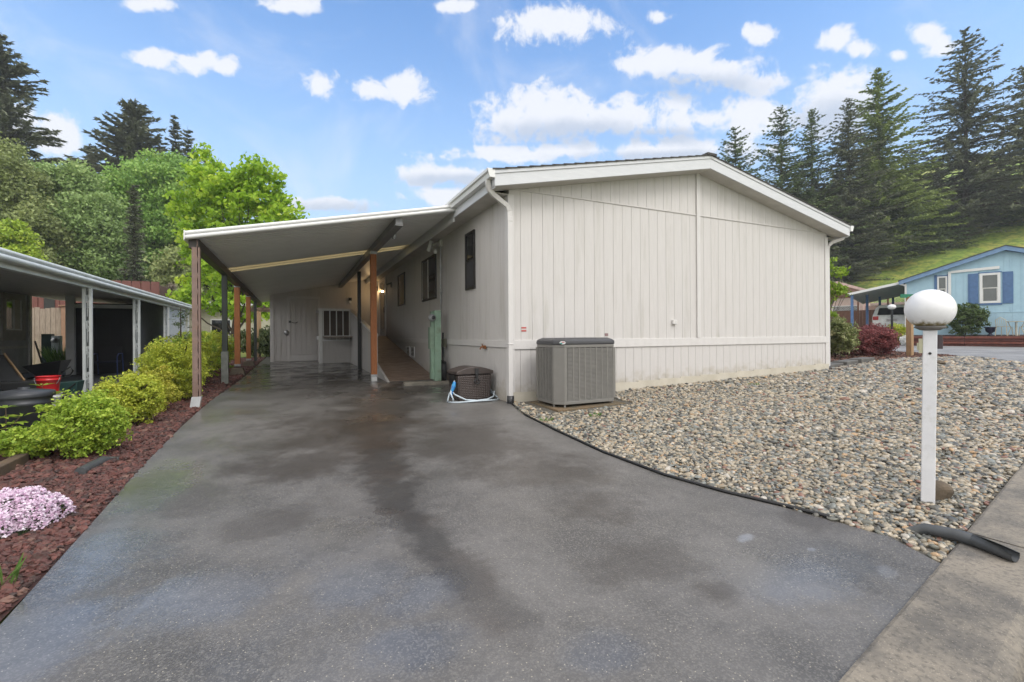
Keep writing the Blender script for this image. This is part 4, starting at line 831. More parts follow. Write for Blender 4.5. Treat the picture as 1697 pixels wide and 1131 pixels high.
# ================================================================== CARPORT
cpt = empty('carport', (-1.4, 8.2, .18), 'ribbed metal lean-to carport with white front gutter over the wet driveway', 'carport')
def cppanel(y0, y1, m_, name, sp=.152, x0=-1.43, x1=2.78):
    b = MB(); y = y0
    while y < y1-.01:
        ye = min(y+sp, y1)
        prof = [(y, .032), (y+.020, .032), (y+.024, 0), (ye-.024, 0), (ye-.020, .032), (ye, .032)]
        for (ya, da), (yb, db) in zip(prof[:-1], prof[1:]):
            b.hexa([(x0, ya, cz(x0)+da), (x1, ya, cz(x1)+da), (x1, yb, cz(x1)+db), (x0, yb, cz(x0)+db)], [(x0, ya, cz(x0)+.034), (x1, ya, cz(x1)+.034), (x1, yb, cz(x1)+.034), (x0, yb, cz(x0)+.034)])
        y = ye
    return b.build(name, m_, cpt)
cppanel(8.24, 11.75, M['panel'], 'roof_panel'); cppanel(12.45, 23.2, M['panel'], 'roof_panel')
mcr = leafmat('x', (.8, .72, .52), (.82, .72, .52), None, .45); mcr.name = 'cream translucent sheet'
cppanel(11.752, 12.448, mcr, 'skylight_panel', .348)
b = MB()      # two rolls of the front gutter
for (dz, r_) in ((.062, .030), (.0, .032)):
    b.tube([(-1.44, 8.18, cz(-1.44)+dz), (2.80, 8.18, cz(2.80)+dz)], r_, 12)
b.hexa([(-1.44, 8.20, cz(-1.44)-.03), (2.80, 8.20, cz(2.80)-.03), (2.80, 8.24, cz(2.80)-.03), (-1.44, 8.24, cz(-1.44)-.03)], [(-1.44, 8.20, cz(-1.44)+.09), (2.80, 8.20, cz(2.8)+.09), (2.80, 8.24, cz(2.8)+.09), (-1.44, 8.24, cz(-1.44)+.09)])
b.build('front_gutter', M['white'], cpt)
b = MB(); b.box(-1.456, 8.14, cz(-1.44)-.035, -1.441, 8.26, cz(-1.44)+.095); b.beam((-1.455, 8.262, cz(-1.44)+.02), (-1.455, 23.2, cz(-1.44)+.02), .05, .10); b.build('side_gutter', M['white'], cpt)
b = MB(); b.box(-1.42, 8.28, cz(-1.42)-.14, -1.29, 23.1, cz(-1.42)-.004); b.build('beam', mat('dark brown beam', (.05, .042, .036), .5), cpt, label='dark outer beam over the posts')
b = MB(); b.hexa([(1.63, 8.26, cz(1.63)-.13), (1.75, 8.26, cz(1.63)-.13), (1.75, 19.95, cz(1.63)-.13), (1.63, 19.95, cz(1.63)-.13)], [(1.63, 8.26, cz(1.63)-.006), (1.75, 8.26, cz(1.75)-.006), (1.75, 19.95, cz(1.75)-.006), (1.63, 19.95, cz(1.63)-.006)]); b.box(1.62, 8.262, cz(1.62)-.15, 1.76, 19.95, cz(1.62)-.132); b.build('beam', M['galv'] if False else mat('grey channel', (.22, .22, .22), .45), cpt, label='grey middle channel')
b = MB(); b.box(2.70, 8.28, cz(2.70)-.20, 2.725, 19.95, cz(2.70)-.004); b.build('ledger', M['white'], cpt)
b = MB(); b.beam((1.69, 8.7, cz(1.69)-.14), (1.78, 8.95, cz(1.78)-.1), .05, .04); b.lathe((1.82, 9.4, cz(1.82)-.22), [(0, 0), (.04, .02), (.05, .1), (.03, .2), (0, .2)], 10); build_each(b, 'bracket', M['galv'], cpt)
zp = cz(-1.38)-.14
def post(x, y, w, d_, z0, z1, m_, base=None, blk=None, label=None):
    b = MB(); b.box(x-w/2, y-d_/2, z0, x+w/2, y+d_/2, z1); o = b.build('post', m_, cpt, bevel=.004, label=label)
    if base:
        bb = MB(); bb.box(x-w/2-.006, y-d_/2-.006, z0-.01, x+w/2+.006, y+d_/2+.006, z0+base[0]); bb.build('post_base', base[1], o)
    if blk:
        gz_ = float(gz(x, y)); bk = MB(); s0, s1, hh = blk; bk.hexa([(x-s0, y-s0, gz_-.05), (x+s0, y-s0, gz_-.05), (x+s0, y+s0, gz_-.05), (x-s0, y+s0, gz_-.05)], [(x-s1, y-s1, gz_+hh), (x+s1, y-s1, gz_+hh), (x+s1, y+s1, gz_+hh), (x-s1, y+s1, gz_+hh)])
        bk.build('footing', M['concblock'], o, bevel=.01)
    return o
# near post: two brown channels with a lacing strip between
x, y = -1.33, 8.30; g0 = float(gz(x, y)); b = MB(); b.box(x-.05, y-.045, g0, x+.018, y+.045, zp).box(x+.030, y-.045, g0, x+.052, y+.045, zp)
for k in range(10): zz = g0+.25+k*.24; b.tube([(x+.016, y-.03, zz), (x+.024, y-.042, zz+.05), (x+.016, y-.03, zz+.10)], .008, 6)
b.beam((x+.02, y+.02, g0), (x+.04, y+.02, zp), .03, .03) if False else None
po_ = b.build('post', M['brownsteel'], cpt, label='brown double channel post, nearest of the row'); MB().hexa([(x-.085, y-.09, g0-.02), (x+.035, y-.09, g0-.02), (x+.035, y+.06, g0-.02), (x-.085, y+.06, g0-.02)], [(x-.06, y-.055, g0+.17), (x+.06, y-.055, g0+.17), (x+.06, y+.055, g0+.17), (x-.06, y+.055, g0+.17)]).build('post_sleeve', mat('pale grey sleeve', (.42, .43, .44), .5), po_)
o = post(-1.37, 11.75, .10, .10, .7, zp, M['greensteel'], label='dark green steel post'); MB().box(-1.435, 11.68, .18, -1.305, 11.82, .92).build('post_sleeve', M['greysteel'], o)
post(-1.38, 14.3, .13, .13, .46, zp-.02, M['orange'], (.05, M['galv']), (.20, .13, .19), 'orange timber post on a concrete block')
post(-1.38, 17.6, .13, .13, .46, zp-.02, M['orange'], (.05, M['galv']), (.20, .13, .19), 'farther orange timber post on a concrete block')
post(-1.37, 20.4, .10, .10, .24, zp, M['greensteel'])
post(1.80, 14.8, .10, .10, .2, cz(1.69)-.15, M['blacksteel'], label='black steel post beside the ramp wall')
post(1.66, 11.05, .13, .13, .30, cz(1.62)-.17, M['orange'], (.05, M['galv']), label='orange timber post at the foot of the ramp')
b = MB(); b.box(1.60, 10.99, .19, 1.72, 11.11, .29); b.build('post_bracket', M['white'], cpt)
b = MB(); b.box(-1.45, 14.22, zp-.03, -1.31, 14.38, zp+.06).box(-1.45, 17.52, zp-.03, -1.31, 17.68, zp+.06).box(1.59, 10.98, cz(1.62)-.22, 1.73, 11.12, cz(1.62)-.158); build_each(b, 'post_cap', M['galv'], cpt)

# ================================================================== AIR CONDITIONER
acx0, acx1, acy0, acy1, acz = 3.41, 4.44, 5.72, 6.38, .195
pad = MB(); pad.hexa([(3.34, 5.60, .06), (4.58, 5.62, .06), (4.58, 6.5, .06), (3.34, 6.5, .06)], [(3.35, 5.61, .182), (4.56, 5.63, .20), (4.56, 6.5, .20), (3.35, 6.5, .19)])
pad.build('concrete_pad', mat('mossy concrete pad', (.15, .10, .055), .85, (.09, .075, .045), 5, .5, .4, 90), bevel=.01, label='low brown concrete pad beneath the air conditioner', cat='concrete pad')
ac = empty('air_conditioner', ((acx0+acx1)/2, (acy0+acy1)/2, acz), 'taupe louvred air conditioner standing against the gable wall', 'air conditioner')
cc_ = .12
def ring(x0, y0, x1, y1, c): return [(x0+c, y0), (x1-c*.35, y0), (x1, y0+c*.35), (x1, y1-c*.35), (x1-c*.35, y1), (x0+c*.35, y1), (x0, y1-c*.35), (x0, y0+c)]
ztop = 1.095; zbt = acz+.03
rg = ring(acx0+.02, acy0+.02, acx1-.02, acy1-.02, cc_); MB().hexa([(x, y, zbt+.03) for x, y in rg], [(x, y, ztop-.01) for x, y in rg]).build('coil', M['acdark'], ac)
rg = ring(acx0, acy0, acx1, acy1, cc_); b = MB(); b.hexa([(x, y, zbt) for x, y in rg], [(x, y, zbt+.05) for x, y in rg]); b.hexa([(x, y, ztop-.045) for x, y in rg], [(x, y, ztop) for x, y in rg])
# corner posts
for (xa, ya, xb, yb) in ((acx0+cc_*.0, acy0+cc_, acx0+cc_, acy0),):
    b.hexa([(xa, ya, zbt+.05), (xb, yb, zbt+.05), (xb+.045, yb, zbt+.05), (xb+.045, yb+.02, zbt+.05), (xa+.02, ya+.045, zbt+.05), (xa, ya+.045, zbt+.05)], [(xa, ya, ztop-.045), (xb, yb, ztop-.045), (xb+.045, yb, ztop-.045), (xb+.045, yb+.02, ztop-.045), (xa+.02, ya+.045, ztop-.045), (xa, ya+.045, ztop-.045)])
b.box(acx1-.05, acy0, zbt+.05, acx1-.001, acy0+.05, ztop-.045).box(acx1-.045, acy1-.05, zbt+.05, acx1-.001, acy1-.001, ztop-.045).box(acx0+.001, acy1-.05, zbt+.05, acx0+.05, acy1-.001, ztop-.045)
b.build('cabinet', M['acbody'], ac, bevel=.006)
b = MB(); nx = 8; xa = acx0+cc_+.05; xb = acx1-.052; nl = 40
for k in range(nl):
    z = zbt+.055+(ztop-.045-zbt-.06)*k/nl; b.hexa([(xa, acy0+.002, z), (xb, acy0+.002, z), (xb, acy0+.016, z+.009), (xa, acy0+.016, z+.009)], [(xa, acy0+.003, z+.009), (xb, acy0+.003, z+.009), (xb, acy0+.017, z+.017), (xa, acy0+.017, z+.017)])
for i in range(1, nx): x = xa+(xb-xa)*i/nx; b.box(x-.009, acy0-.001, zbt+.05, x+.009, acy0+.012, ztop-.045)
b.build('front_grille', M['acbody'], ac)
b = MB(); ya, yb = acy0+cc_+.046, acy1-.052
for k in range(nl):
    z = zbt+.055+(ztop-.045-zbt-.06)*k/nl; b.hexa([(acx0+.002, ya, z), (acx0+.016, ya, z+.009), (acx0+.016, yb, z+.009), (acx0+.002, yb, z)], [(acx0+.003, ya, z+.009), (acx0+.017, ya, z+.017), (acx0+.017, yb, z+.017), (acx0+.003, yb, z+.009)])
for i in range(1, 5): y = ya+(yb-ya)*i/5; b.box(acx0-.001, y-.009, zbt+.05, acx0+.012, y+.009, ztop-.045)
b.build('side_grille', M['acbody'], ac)
r1 = ring(acx0-.008, acy0-.008, acx1+.008, acy1+.008, cc_); r2 = ring(acx0+.0, acy0+.0, acx1-.0, acy1-.0, cc_); r3 = ring(acx0+.07, acy0+.07, acx1-.07, acy1-.07, cc_*.8)
b = MB(); b.hexa([(x, y, ztop+.001) for x, y in r1], [(x, y, ztop+.05) for x, y in r1]); n = 8
b.add([(x, y, ztop+.05) for x, y in r1]+[(x, y, ztop+.075) for x, y in ring(acx0+.015, acy0+.015, acx1-.015, acy1-.015, cc_)]+[(x, y, ztop+.10) for x, y in r3], [(i, (i+1) % n, n+(i+1) % n, n+i) for i in range(n)]+[(n+i, n+(i+1) % n, 2*n+(i+1) % n, 2*n+i) for i in range(n)]+[tuple(range(2*n, 3*n))], False)
b.build('lid', M['aclid'], ac, bevel=.012)
def disc_on_chamfer(rx, rz_, off, col, nm, dx=0, dz=0, par=ac):
    c0 = np.array([acx0-.008+cc_*.5, acy0-.008+cc_*.5]); t_ = np.array([1, -1])/sqrt(2); nn_ = np.array([-1, -1])/sqrt(2)
    c0 = c0+t_*.06; b = MB(); n = 20; A = []; B = []
    for k in range(n):
        a = 2*pi*k/n; p = c0+t_*(rx*cos(a)+dx); z = ztop+.030+dz+rz_*sin(a); A.append((*(p+nn_*off), z)); B.append((*(p+nn_*(off+.004)), z))
    b.hexa(A, B); return b.build(nm, col, par)
disc_on_chamfer(.045, .024, .002, M['white'], 'badge'); disc_on_chamfer(.02, .010, .0061, mat('badge teal', (.05, .25, .22), .5), 'badge_mark', -.02, -.008); disc_on_chamfer(.022, .006, .0062, mat('badge red', (.45, .08, .08), .5), 'badge_mark', .008, .008)
for (x, y) in ((acx0+.02, acy0+cc_+.02), (acx0+cc_+.01, acy0+.02), (acx1-.05, acy0+.03), (acx1-.05, acy1-.05), (acx0+.03, acy1-.05)):
    MB().box(x-.012, y-.008, .18, x+.012, y+.008, zbt+.002).build('foot', M['acbody'], ac)
b = MB(); X = acx1+.02; b.tube([(X-.02, acy0+.2, 1.0), (X+.04, acy0+.18, .9), (X+.07, acy0+.17, .72), (X+.07, acy0+.18, .6), (X+.04, acy0+.2, .45), (X+.02, acy0+.22, .28), (X-.01, acy0+.3, .22)], .017, 8)
b.tube([(X-.02, acy0+.16, .74), (X+.02, acy0+.15, .72), (X+.03, acy0+.15, .45), (X+.01, acy0+.16, .28), (X-.01, acy0+.3, .22)], .026, 8); b.build('refrigerant_line', M['black'], ac)

# ================================================================== HOSE BOX, HOSE, NOZZLE
hb = empty('storage_box', (2.62, 7.4, .18), 'small brown woven-pattern deck box with a curved lid beside the house wall', 'storage box')
def hbox(x0, x1, y0, y1, z0, z1, m_, nm, par, bv=.02): return MB().box(x0, y0, z0, x1, y1, z1).build(nm, m_, par, bevel=bv)
bx0, bx1, by0, by1, bz0, bz1 = 2.36, 2.98, 7.10, 7.62, .175, .60
b = MB(); b.hexa([(bx0+.03, by0+.02, bz0), (bx1-.03, by0+.02, bz0), (bx1-.03, by1-.02, bz0), (bx0+.03, by1-.02, bz0)], [(bx0+.01, by0, bz1), (bx1-.01, by0, bz1), (bx1-.01, by1, bz1), (bx0+.01, by1, bz1)])
wk = bpy.data.materials.new('woven brown resin'); wk.use_nodes = True; nt = wk.node_tree; bb = nt.nodes['Principled BSDF']; bb.inputs['Roughness'].default_value = .45; p = pos(nt)
wv = nd(nt, 'ShaderNodeTexWave', Scale=11.0, Distortion=1.5); wv.bands_direction = 'Z'; nt.links.new(p, wv.inputs['Vector'])
wv2 = nd(nt, 'ShaderNodeTexWave', Scale=8.0, Distortion=1.0); wv2.bands_direction = 'X'; nt.links.new(p, wv2.inputs['Vector'])
hh = mth(nt, 'MULTIPLY', wv.outputs['Fac'], wv2.outputs['Fac']); bp_ = nd(nt, 'ShaderNodeBump', Strength=1.0, Distance=.012); nt.links.new(hh, bp_.inputs['Height']); nt.links.new(bp_.outputs[0], bb.inputs['Normal']); bb.inputs['Base Color'].default_value = (.062, .047, .042, 1)
b.build('body', wk, hb, bevel=.03)
lid = MB(); n = 8; A = []; B = []
for i in range(n+1):
    x = bx0-.01+(bx1-bx0+.02)*i/n; z = bz1+.055+.075*sin(pi*i/n); A.append((x, z))
prof = [(bx0-.01, bz1+.004)]+A+[(bx1+.01, bz1+.004)]
lid.hexa([(x, by0-.015, z) for x, z in prof], [(x, by1+.01, z-.01) for x, z in prof]); lid.build('lid', M['wicker'], hb, bevel=.012)
b = MB(); b.box(2.66, by0-.035, .60, 2.72, by0-.016, .70).box(2.675, by0-.04, .52, 2.705, by0-.0165, .60); b.tube([(2.69+.04*cos(a), by0-.03, .49+.04*sin(a)) for a in np.linspace(0, 2*pi, 14)], .010, 6, False); b.build('latch', M['blackpl'], hb)
b = MB(); b.box(bx0-.012, by0+.1, .45, bx0+.0, by1-.15, .59); b.build('hose_slot', M['black'], hb)
b = MB()
def loop(cx, cy, rx, ry, z, a0, a1, n=26): return [(cx+rx*cos(a)+random.uniform(-.004, .004), cy+ry*sin(a), z+.01*sin(3*a)) for a in np.linspace(a0, a1, n)]
gh = .19
b.tube([(2.35, 7.2, .50), (2.27, 7.08, .44), (2.22, 7.0, .33), (2.24, 6.94, .24)]+loop(2.66, 7.16, .42, .28, gh, pi*1.12, pi*1.98)+[(3.03, 7.3, .30), (3.03, 7.5, .33)], .0125, 8)
b.tube([(2.30, 7.1, .38), (2.22, 7.06, .32), (2.17, 7.0, .22)]+loop(2.64, 7.2, .47, .36, gh+.004, pi*1.1, pi*1.9)+[(3.02, 7.16, .25), (3.035, 7.4, .28)], .0125, 8)
b.tube([(2.26, 7.12, .36), (2.30, 7.04, .30), (2.45, 6.93, .22), (2.62, 6.88, .205), (2.8, 6.9, .21), (2.95, 7.0, .235), (3.03, 7.15, .30)], .0125, 8)
b.build('garden_hose', M['hose'], label='pale blue grey garden hose looped round the brown deck box', cat='hose')
b = MB(); b.tube([(2.30, 7.05, .50), (2.28, 7.03, .44), (2.25, 7.02, .36)], [.024, .034, .022], 10); b.tube([(2.25, 7.02, .36), (2.23, 7.01, .27)], [.016, .014], 8); b.build('hose_nozzle', M['blue'], label='bright blue hose fitting hanging on the left of the deck box', cat='hose nozzle')

# ================================================================== METER PEDESTAL
q = G(716, 632)
mp = empty('meter_pedestal', (2.78, 10.0, .2), 'mint green electric meter pedestal at the foot of the ramp', 'meter pedestal')
mx, my = 2.76, 9.70
b = MB(); b.box(mx-.03, my, .26, mx+.11, my+.2, 1.78).box(mx-.034, my-.004, 1.1, mx+.114, my+.205, 1.115); b.build('post', M['mint'], mp, bevel=.006)
b = MB(); b.box(mx-.13, my+.02, .95, mx-.032, my+.19, 1.42); b.box(mx-.09, my+.05, 1.421, mx-.032, my+.17, 1.76); b.build('service_box', M['mintd'], mp, bevel=.006)
b = MB(); b.box(mx-.10, my+.04, .3, mx-.032, my+.17, .949); b.build('cable_cover', M['mint'], mp)
b = MB(); b.lathe((0, 0, 0), [(0, 0), (.08, 0), (.08, .05), (.065, .06), (.065, .12), (.045, .14), (0, .145)], 20); b.v = [(mx-.085-x*1, my+.045-z, 1.62+y) for x, y, z in b.v]; b.build('meter', mat('meter glass', (.42, .43, .44), .15, metal=.3), mp)
b = MB(); b.lathe((0, 0, 0), [(0, 0), (.045, 0), (.04, .012), (0, .014)], 16); b.v = [(mx-.085-x, my+.045-.146-z, 1.62+y) for x, y, z in b.v]; b.build('meter_dial', M['blackpl'], mp)
b = MB(); b.obox((2.62, 9.75), (1, -.12), .55, .16, .12, .26); b.build('concrete_base', M['conc'], mp, bevel=.015)
b = MB()
for k in range(5): rr = .19+.012*k; b.tube([(2.97-.02*k+.02*cos(a), 9.72+rr*.75*cos(a)*.8+.04*k, .46+rr*sin(a)*1.05) for a in np.linspace(0, 2*pi, 22)], .017, 6, False)
b.tube([(2.97, 9.9, .6), (2.98, 9.95, .95), (3.0, 10.0, 1.3)], .02, 6)
b.build('cable_coil', M['black'], label='coil of black cable against the wall behind the meter pedestal', cat='cable')

# ================================================================== GLOBE LAMP AND WHAT LIES NEAR IT
q = G(1537, 833); lx, ly, lz = [float(v) for v in q]; lt = 1.262
lp = empty('globe_lamp', (lx, ly, lz), 'large white oval globe lamp on a square white post in the gravel', 'lamp post')
s_ = .037; tx = .012; ea = np.array([.42, -.907]); eb = np.array([.907, .42])
def lring(cx, cy, z, hx=s_, hy=s_): return [(cx+ea[0]*i*hx+eb[0]*j*hy, cy+ea[1]*i*hx+eb[1]*j*hy, z) for i, j in ((-1, -1), (1, -1), (1, 1), (-1, 1))]
gp = atD(1541, 513, float((np.array([lx, ly, 0])-[0, 0, 0])@F)); gx, gy, gzc = float(gp[0]), float(gp[1]), float(gp[2])
b = MB(); b.hexa(lring(lx, ly, lz-.1), lring(gx, gy, lt)); pst = b.build('post', M['postwhite'], lp, bevel=.004)
gm_ = bpy.data.materials.new('milky globe'); gm_.use_nodes = True; nt = gm_.node_tree; bb = nt.nodes['Principled BSDF']; bb.inputs['Roughness'].default_value = .3
tcn = nt.nodes.new('ShaderNodeTexCoord'); sx_ = nt.nodes.new('ShaderNodeSeparateXYZ'); nt.links.new(tcn.outputs['Object'], sx_.inputs[0]); nn_ = nd(nt, 'ShaderNodeTexNoise', Scale=35.0, Detail=5.0); mp_ = nt.nodes.new('ShaderNodeMapping'); mp_.inputs['Scale'].default_value = (1, 1, .12); nt.links.new(tcn.outputs['Object'], mp_.inputs[0]); nt.links.new(mp_.outputs[0], nn_.inputs['Vector'])
base_off = gzc-lz
mossf = ss(nt, mth(nt, 'ADD', mth(nt, 'SUBTRACT', sx_.outputs[2], base_off), mth(nt, 'MULTIPLY', mth(nt, 'SUBTRACT', nn_.outputs['Fac'], .5), .07)), -.080, -.112)
n5 = nd(nt, 'ShaderNodeTexNoise', Scale=6.0, Detail=6.0); nt.links.new(mp_.outputs[0], n5.inputs['Vector'])
cg = mixc(nt, mth(nt, 'MULTIPLY', ss(nt, n5.outputs['Fac'], .45, .7), .4), (.74, .74, .75), (.52, .52, .50)); cg = mixc(nt, mossf, cg, (.16, .12, .03)); nt.links.new(cg, bb.inputs['Base Color'])
b = MB(); RXg, RZg = .139, .139; prof = [(RXg*cos(a), RZg*sin(a)) for a in np.linspace(-pi*.40, pi/2, 26)]; prof[-1] = (0, RZg); b.lathe((gx, gy, gzc), prof, 40); b.build('globe', gm_, lp)
b = MB(); b.lathe((gx, gy, gzc-RZg-.008), [(0, 0), (.05, 0), (.088, .02), (.078, .034), (0, .034)], 24); b.build('collar', mat('grey collar', (.14, .13, .12), .6), lp)
zbx = lt-.10
def lbox(sd, d0, d1, hw, z0, z1):
    c = lambda d: (gx+ea[0]*sd*(s_+d)-tx*.1, gy+ea[1]*sd*(s_+d)); m_ = (d0+d1)/2; q_ = c(m_); return lring(q_[0], q_[1], z0, (d1-d0)/2, hw), lring(q_[0], q_[1], z1, (d1-d0)/2, hw)
b = MB(); b.hexa(*lbox(-1, .001, .022, .03, zbx-.06, zbx+.04)); b.hexa(*lbox(-1, .0222, .032, .018, zbx-.04, zbx+.01)); b.build('switch_box', mat('cream plastic', (.50, .48, .33), .5), lp)
b = MB(); b.hexa(*lbox(1, .001, .028, .028, zbx-.03, zbx+.06)); b.build('socket_box', mat('dark brown box', (.05, .035, .04), .5), lp, bevel=.003)
pz = 1.10; tt = (pz-lz)/(lt-lz); pc0 = np.array([lx+(gx-lx)*tt, ly+(gy-ly)*tt])-eb*(s_+.0005)
b = MB(); A = [(pc0[0]+ea[0]*.009*cos(a), pc0[1]+ea[1]*.009*cos(a), pz+.009*sin(a)) for a in np.linspace(0, 2*pi, 12, endpoint=False)]; b.hexa(A, [(x-eb[0]*.004, y-eb[1]*.004, z) for x, y, z in A]); b.build('hole_plug', M['blacksteel'], lp)
def rock(name, c, r, seed, m_, squash=(1, .8, .8), **kw):
    bm = bmesh_ico(3); rg_ = np.random.default_rng(seed); V = np.array([v[:] for v in bm[0]]); 
    for k in range(7):
        d_ = rg_.normal(0, 1, 3); d_ /= np.linalg.norm(d_); h_ = V@d_; V = V-np.outer(np.maximum(h_-rg_.uniform(.55, .85), 0)*.85, d_)
    V = V*np.array(squash)*r+np.array(c); b = MB(); b.add(V.tolist(), bm[1], False); return b.build(name, m_, None, **kw)
def bmesh_ico(n):
    import bmesh
    bm = bmesh.new(); bmesh.ops.create_icosphere(bm, subdivisions=n, radius=1); v = [tuple(x.co) for x in bm.verts]; f = [[q.index for q in p.verts] for p in bm.faces]; bm.free(); return v, f
rock('rock', (lx+.135, ly-.005, lz+.045), .12, 5, M['stone'], (.9, .7, .75), label='brown boulder leaning against the foot of the globe lamp post', cat='rock')
# grey drain pipe through the kerb, cut open at its mouth
pa = G(1490, 872); pb = G(1612, 912); pc = G(1683, 940)
b = MB(); d3 = np.array(pb)-np.array(pa); pm_ = np.array(pb)-d3*.22; pq_ = np.array(pb)-d3*.6
b.tube([(pa[0]-.06, pa[1]-.0, pa[2]-.06), (pq_[0], pq_[1], pq_[2]+.035), (pm_[0], pm_[1], pm_[2]+.056), (pb[0], pb[1], pb[2]+.056)], .034, 14, True)
dd = (np.array(pc)-np.array(pb))[:2]; L_ = np.linalg.norm(dd); dd /= L_; nn2 = np.array([-dd[1], dd[0]]); n = 9; vs = []; fs = []
for i in range(6):
    t = i/5; cpt_ = np.array(pb)[:2]+dd*L_*t; open_ = pi*(.98-.36*t)
    for r_ in (.034, .031):
        for k in range(n): a = -pi/2+open_*(2*k/(n-1)-1)*(1 if t > 0 else 1); vs.append((cpt_[0]+nn2[0]*r_*cos(a), cpt_[1]+nn2[1]*r_*cos(a), float(pb[2])+.056-.004*t+r_*sin(a)))
for i in range(5):
    for s2 in (0, 1):
        for k in range(n-1): q0 = (i*2+s2)*n+k; q1 = ((i+1)*2+s2)*n+k; fs.append((q0, q0+1, q1+1, q1))
    for k in (0, n-1): fs.append(((i*2)*n+k, (i*2+1)*n+k, ((i+1)*2+1)*n+k, ((i+1)*2)*n+k))
b.add(vs, fs, True); b.build('drain_pipe', M['pipe'], label='grey drain pipe running out of the gravel across the kerb, its mouth cut open', cat='pipe')
qa, qb = G(133, 789), G(170, 768); b = MB(); b.tube([(qa[0], qa[1], qa[2]+.03), (qb[0], qb[1], qb[2]+.025), (qb[0]+.1, qb[1]+.15, qb[2]-.03)], [.04, .038, .034], 12); b.build('drain_pipe', M['pipe'], label='short dark drain pipe end poking out of the red lava rock', cat='pipe')
#@@PART3@@
# ================================================================== NEIGHBOUR ON THE LEFT
nc = empty('carport', (-3.5, 12, .2), 'pale grey flat carport of the neighbouring lot with scroll-work posts', 'carport')
ncz = lambda X: 2.385+(-3.4-X)*.055
b = MB()
y = 4.0
while y < 20.3:
    b.hexa([(-3.42, y, ncz(-3.42)-.10), (-7.1, y, ncz(-7.1)-.10), (-7.1, y+.395, ncz(-7.1)-.10), (-3.42, y+.395, ncz(-3.42)-.10)], [(-3.42, y, ncz(-3.42)-.02), (-7.1, y, ncz(-7.1)-.02), (-7.1, y+.395, ncz(-7.1)-.02), (-3.42, y+.395, ncz(-3.42)-.02)]); y += .4
b.build('roof_panel', M['roofmetal'], nc)
b = MB(); b.tube([(-3.385, 4, 2.365), (-3.385, 20.4, 2.365)], .036, 10); b.tube([(-3.38, 4, 2.285), (-3.38, 20.4, 2.285)], .044, 10); b.box(-3.43, 4, 2.24, -3.40, 20.4, 2.40); b.build('gutter', M['nmet'], nc)
b = MB(); b.box(-3.55, 4.2, 2.17, -3.45, 20.3, 2.283); b.build('beam', M['nmet'], nc)
for yy in (8.05, 11.2, 14.17, 17.1, 20.0):
    z0 = float(gz(-3.5, yy)); b = MB(); b.box(-3.57, yy-.025, z0, -3.525, yy+.025, 2.17).box(-3.475, yy-.025, z0, -3.43, yy+.025, 2.17); o = b.build('post', M['nmet'], nc)
    s = MB(); s.tube([(-3.5, yy, z0+.1), (-3.5, yy, 2.17)], .006, 5)
    for k in range(4):
        zc_ = z0+.3+k*.48
        for sg in (1, -1): s.tube([(-3.50+.017*sg*cos(a), yy, zc_+.05*sg+.055*sin(a)) for a in np.linspace(0, 5.2, 12)], .006, 5, False)
        s.tube([(-3.5, yy, zc_+.1), (-3.5, yy, zc_+.18)], .006, 5, False)
    s.build('scroll_work', M['nmet'], o)
nh = empty('neighbour_house', (-7.1, 18, .2), 'grey neighbouring house with a trimmed window seen under its carport roof', 'house')
b = MB(); siding_y(b, 4.5, 18.3, -7.05, K(.1), K(2.5), sp=.3, face=1); b.box(-12, 4.5, .05, -7.062, 18.3, 3.0); b.build('wall', M['ngrey'], nh)
b = MB(); b.box(-12.3, 4.2, 3.0, -7.12, 18.6, 3.12); b.build('roof', M['shingle'], nh)
b = MB(); b.box(-7.10, 18.24, .15, -7.0, 18.36, 2.5).box(-7.049, 4.5, .95, -7.03, 18.2, 1.02).box(-7.049, 16.9, .2, -7.035, 16.98, .94); build_each(b, 'trim_board', M['whitedirty'], nh)
pa, pb = onX(9, 495, -7.0), onX(37, 548, -7.0); y0, y1, z0, z1 = pa[1], pb[1], pb[2], pa[2]
b = MB()
for (a, c, e, g_) in ((y0-.16, y1+.16, z1, z1+.16), (y0-.16, y1+.16, z0-.28, z0), (y0-.16, y0, z0, z1), (y1, y1+.16, z0, z1)): b.box(-7.045, a, e, -6.99, c, g_)
wf = b.build('window', mat('taupe window trim', (.34, .32, .30), .6), nh); b = MB(); ym = (y0+y1)/2
b.box(-7.04, y0, z0, -7.0, y0+.05, z1).box(-7.04, y1-.05, z0, -7.0, y1, z1).box(-7.04, ym-.03, z0, -7.0, ym+.03, z1).box(-7.04, y0+.05, z0, -7.0, y1-.05, z0+.04); build_each(b, 'sash_bar', M['whitep'], wf)
MB().box(-7.044, y0+.05, z0+.04, -7.02, ym-.03, z1).build('pane', M['glass'], wf); MB().box(-7.044, ym+.03, z0+.04, -7.02, y1-.05, z1).build('pane', mat('drawn curtain', (.5, .46, .40), .6), wf)
# dark storage bay at the end of that carport
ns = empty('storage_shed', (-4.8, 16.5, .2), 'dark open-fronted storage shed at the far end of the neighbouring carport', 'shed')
b = MB(); siding_y(b, 16.56, 20.2, -4.13, K(.15), lambda y: ncz(-4.13)-.11, sp=.25, face=1); b.build('side_wall', mat('blue grey boards', (.17, .18, .20), .7), ns)
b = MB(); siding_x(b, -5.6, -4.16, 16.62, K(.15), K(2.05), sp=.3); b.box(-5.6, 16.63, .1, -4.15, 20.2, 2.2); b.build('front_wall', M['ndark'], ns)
b = MB(); b.box(-5.62, 16.5, .1, -5.44, 16.61, ncz(-5.5)-.11).box(-5.439, 16.52, 2.06, -4.14, 16.60, 2.16); build_each(b, 'trim_board', M['ngrey'], ns)
b = MB(); siding_y(b, 17.25, 19.85, -3.53, K(.15), K(2.165), sp=.3, face=1); b.build('privacy_panel', M['ngreyl'], label='pale grey panel wall closing the last bay of the neighbouring carport', cat='panel wall')
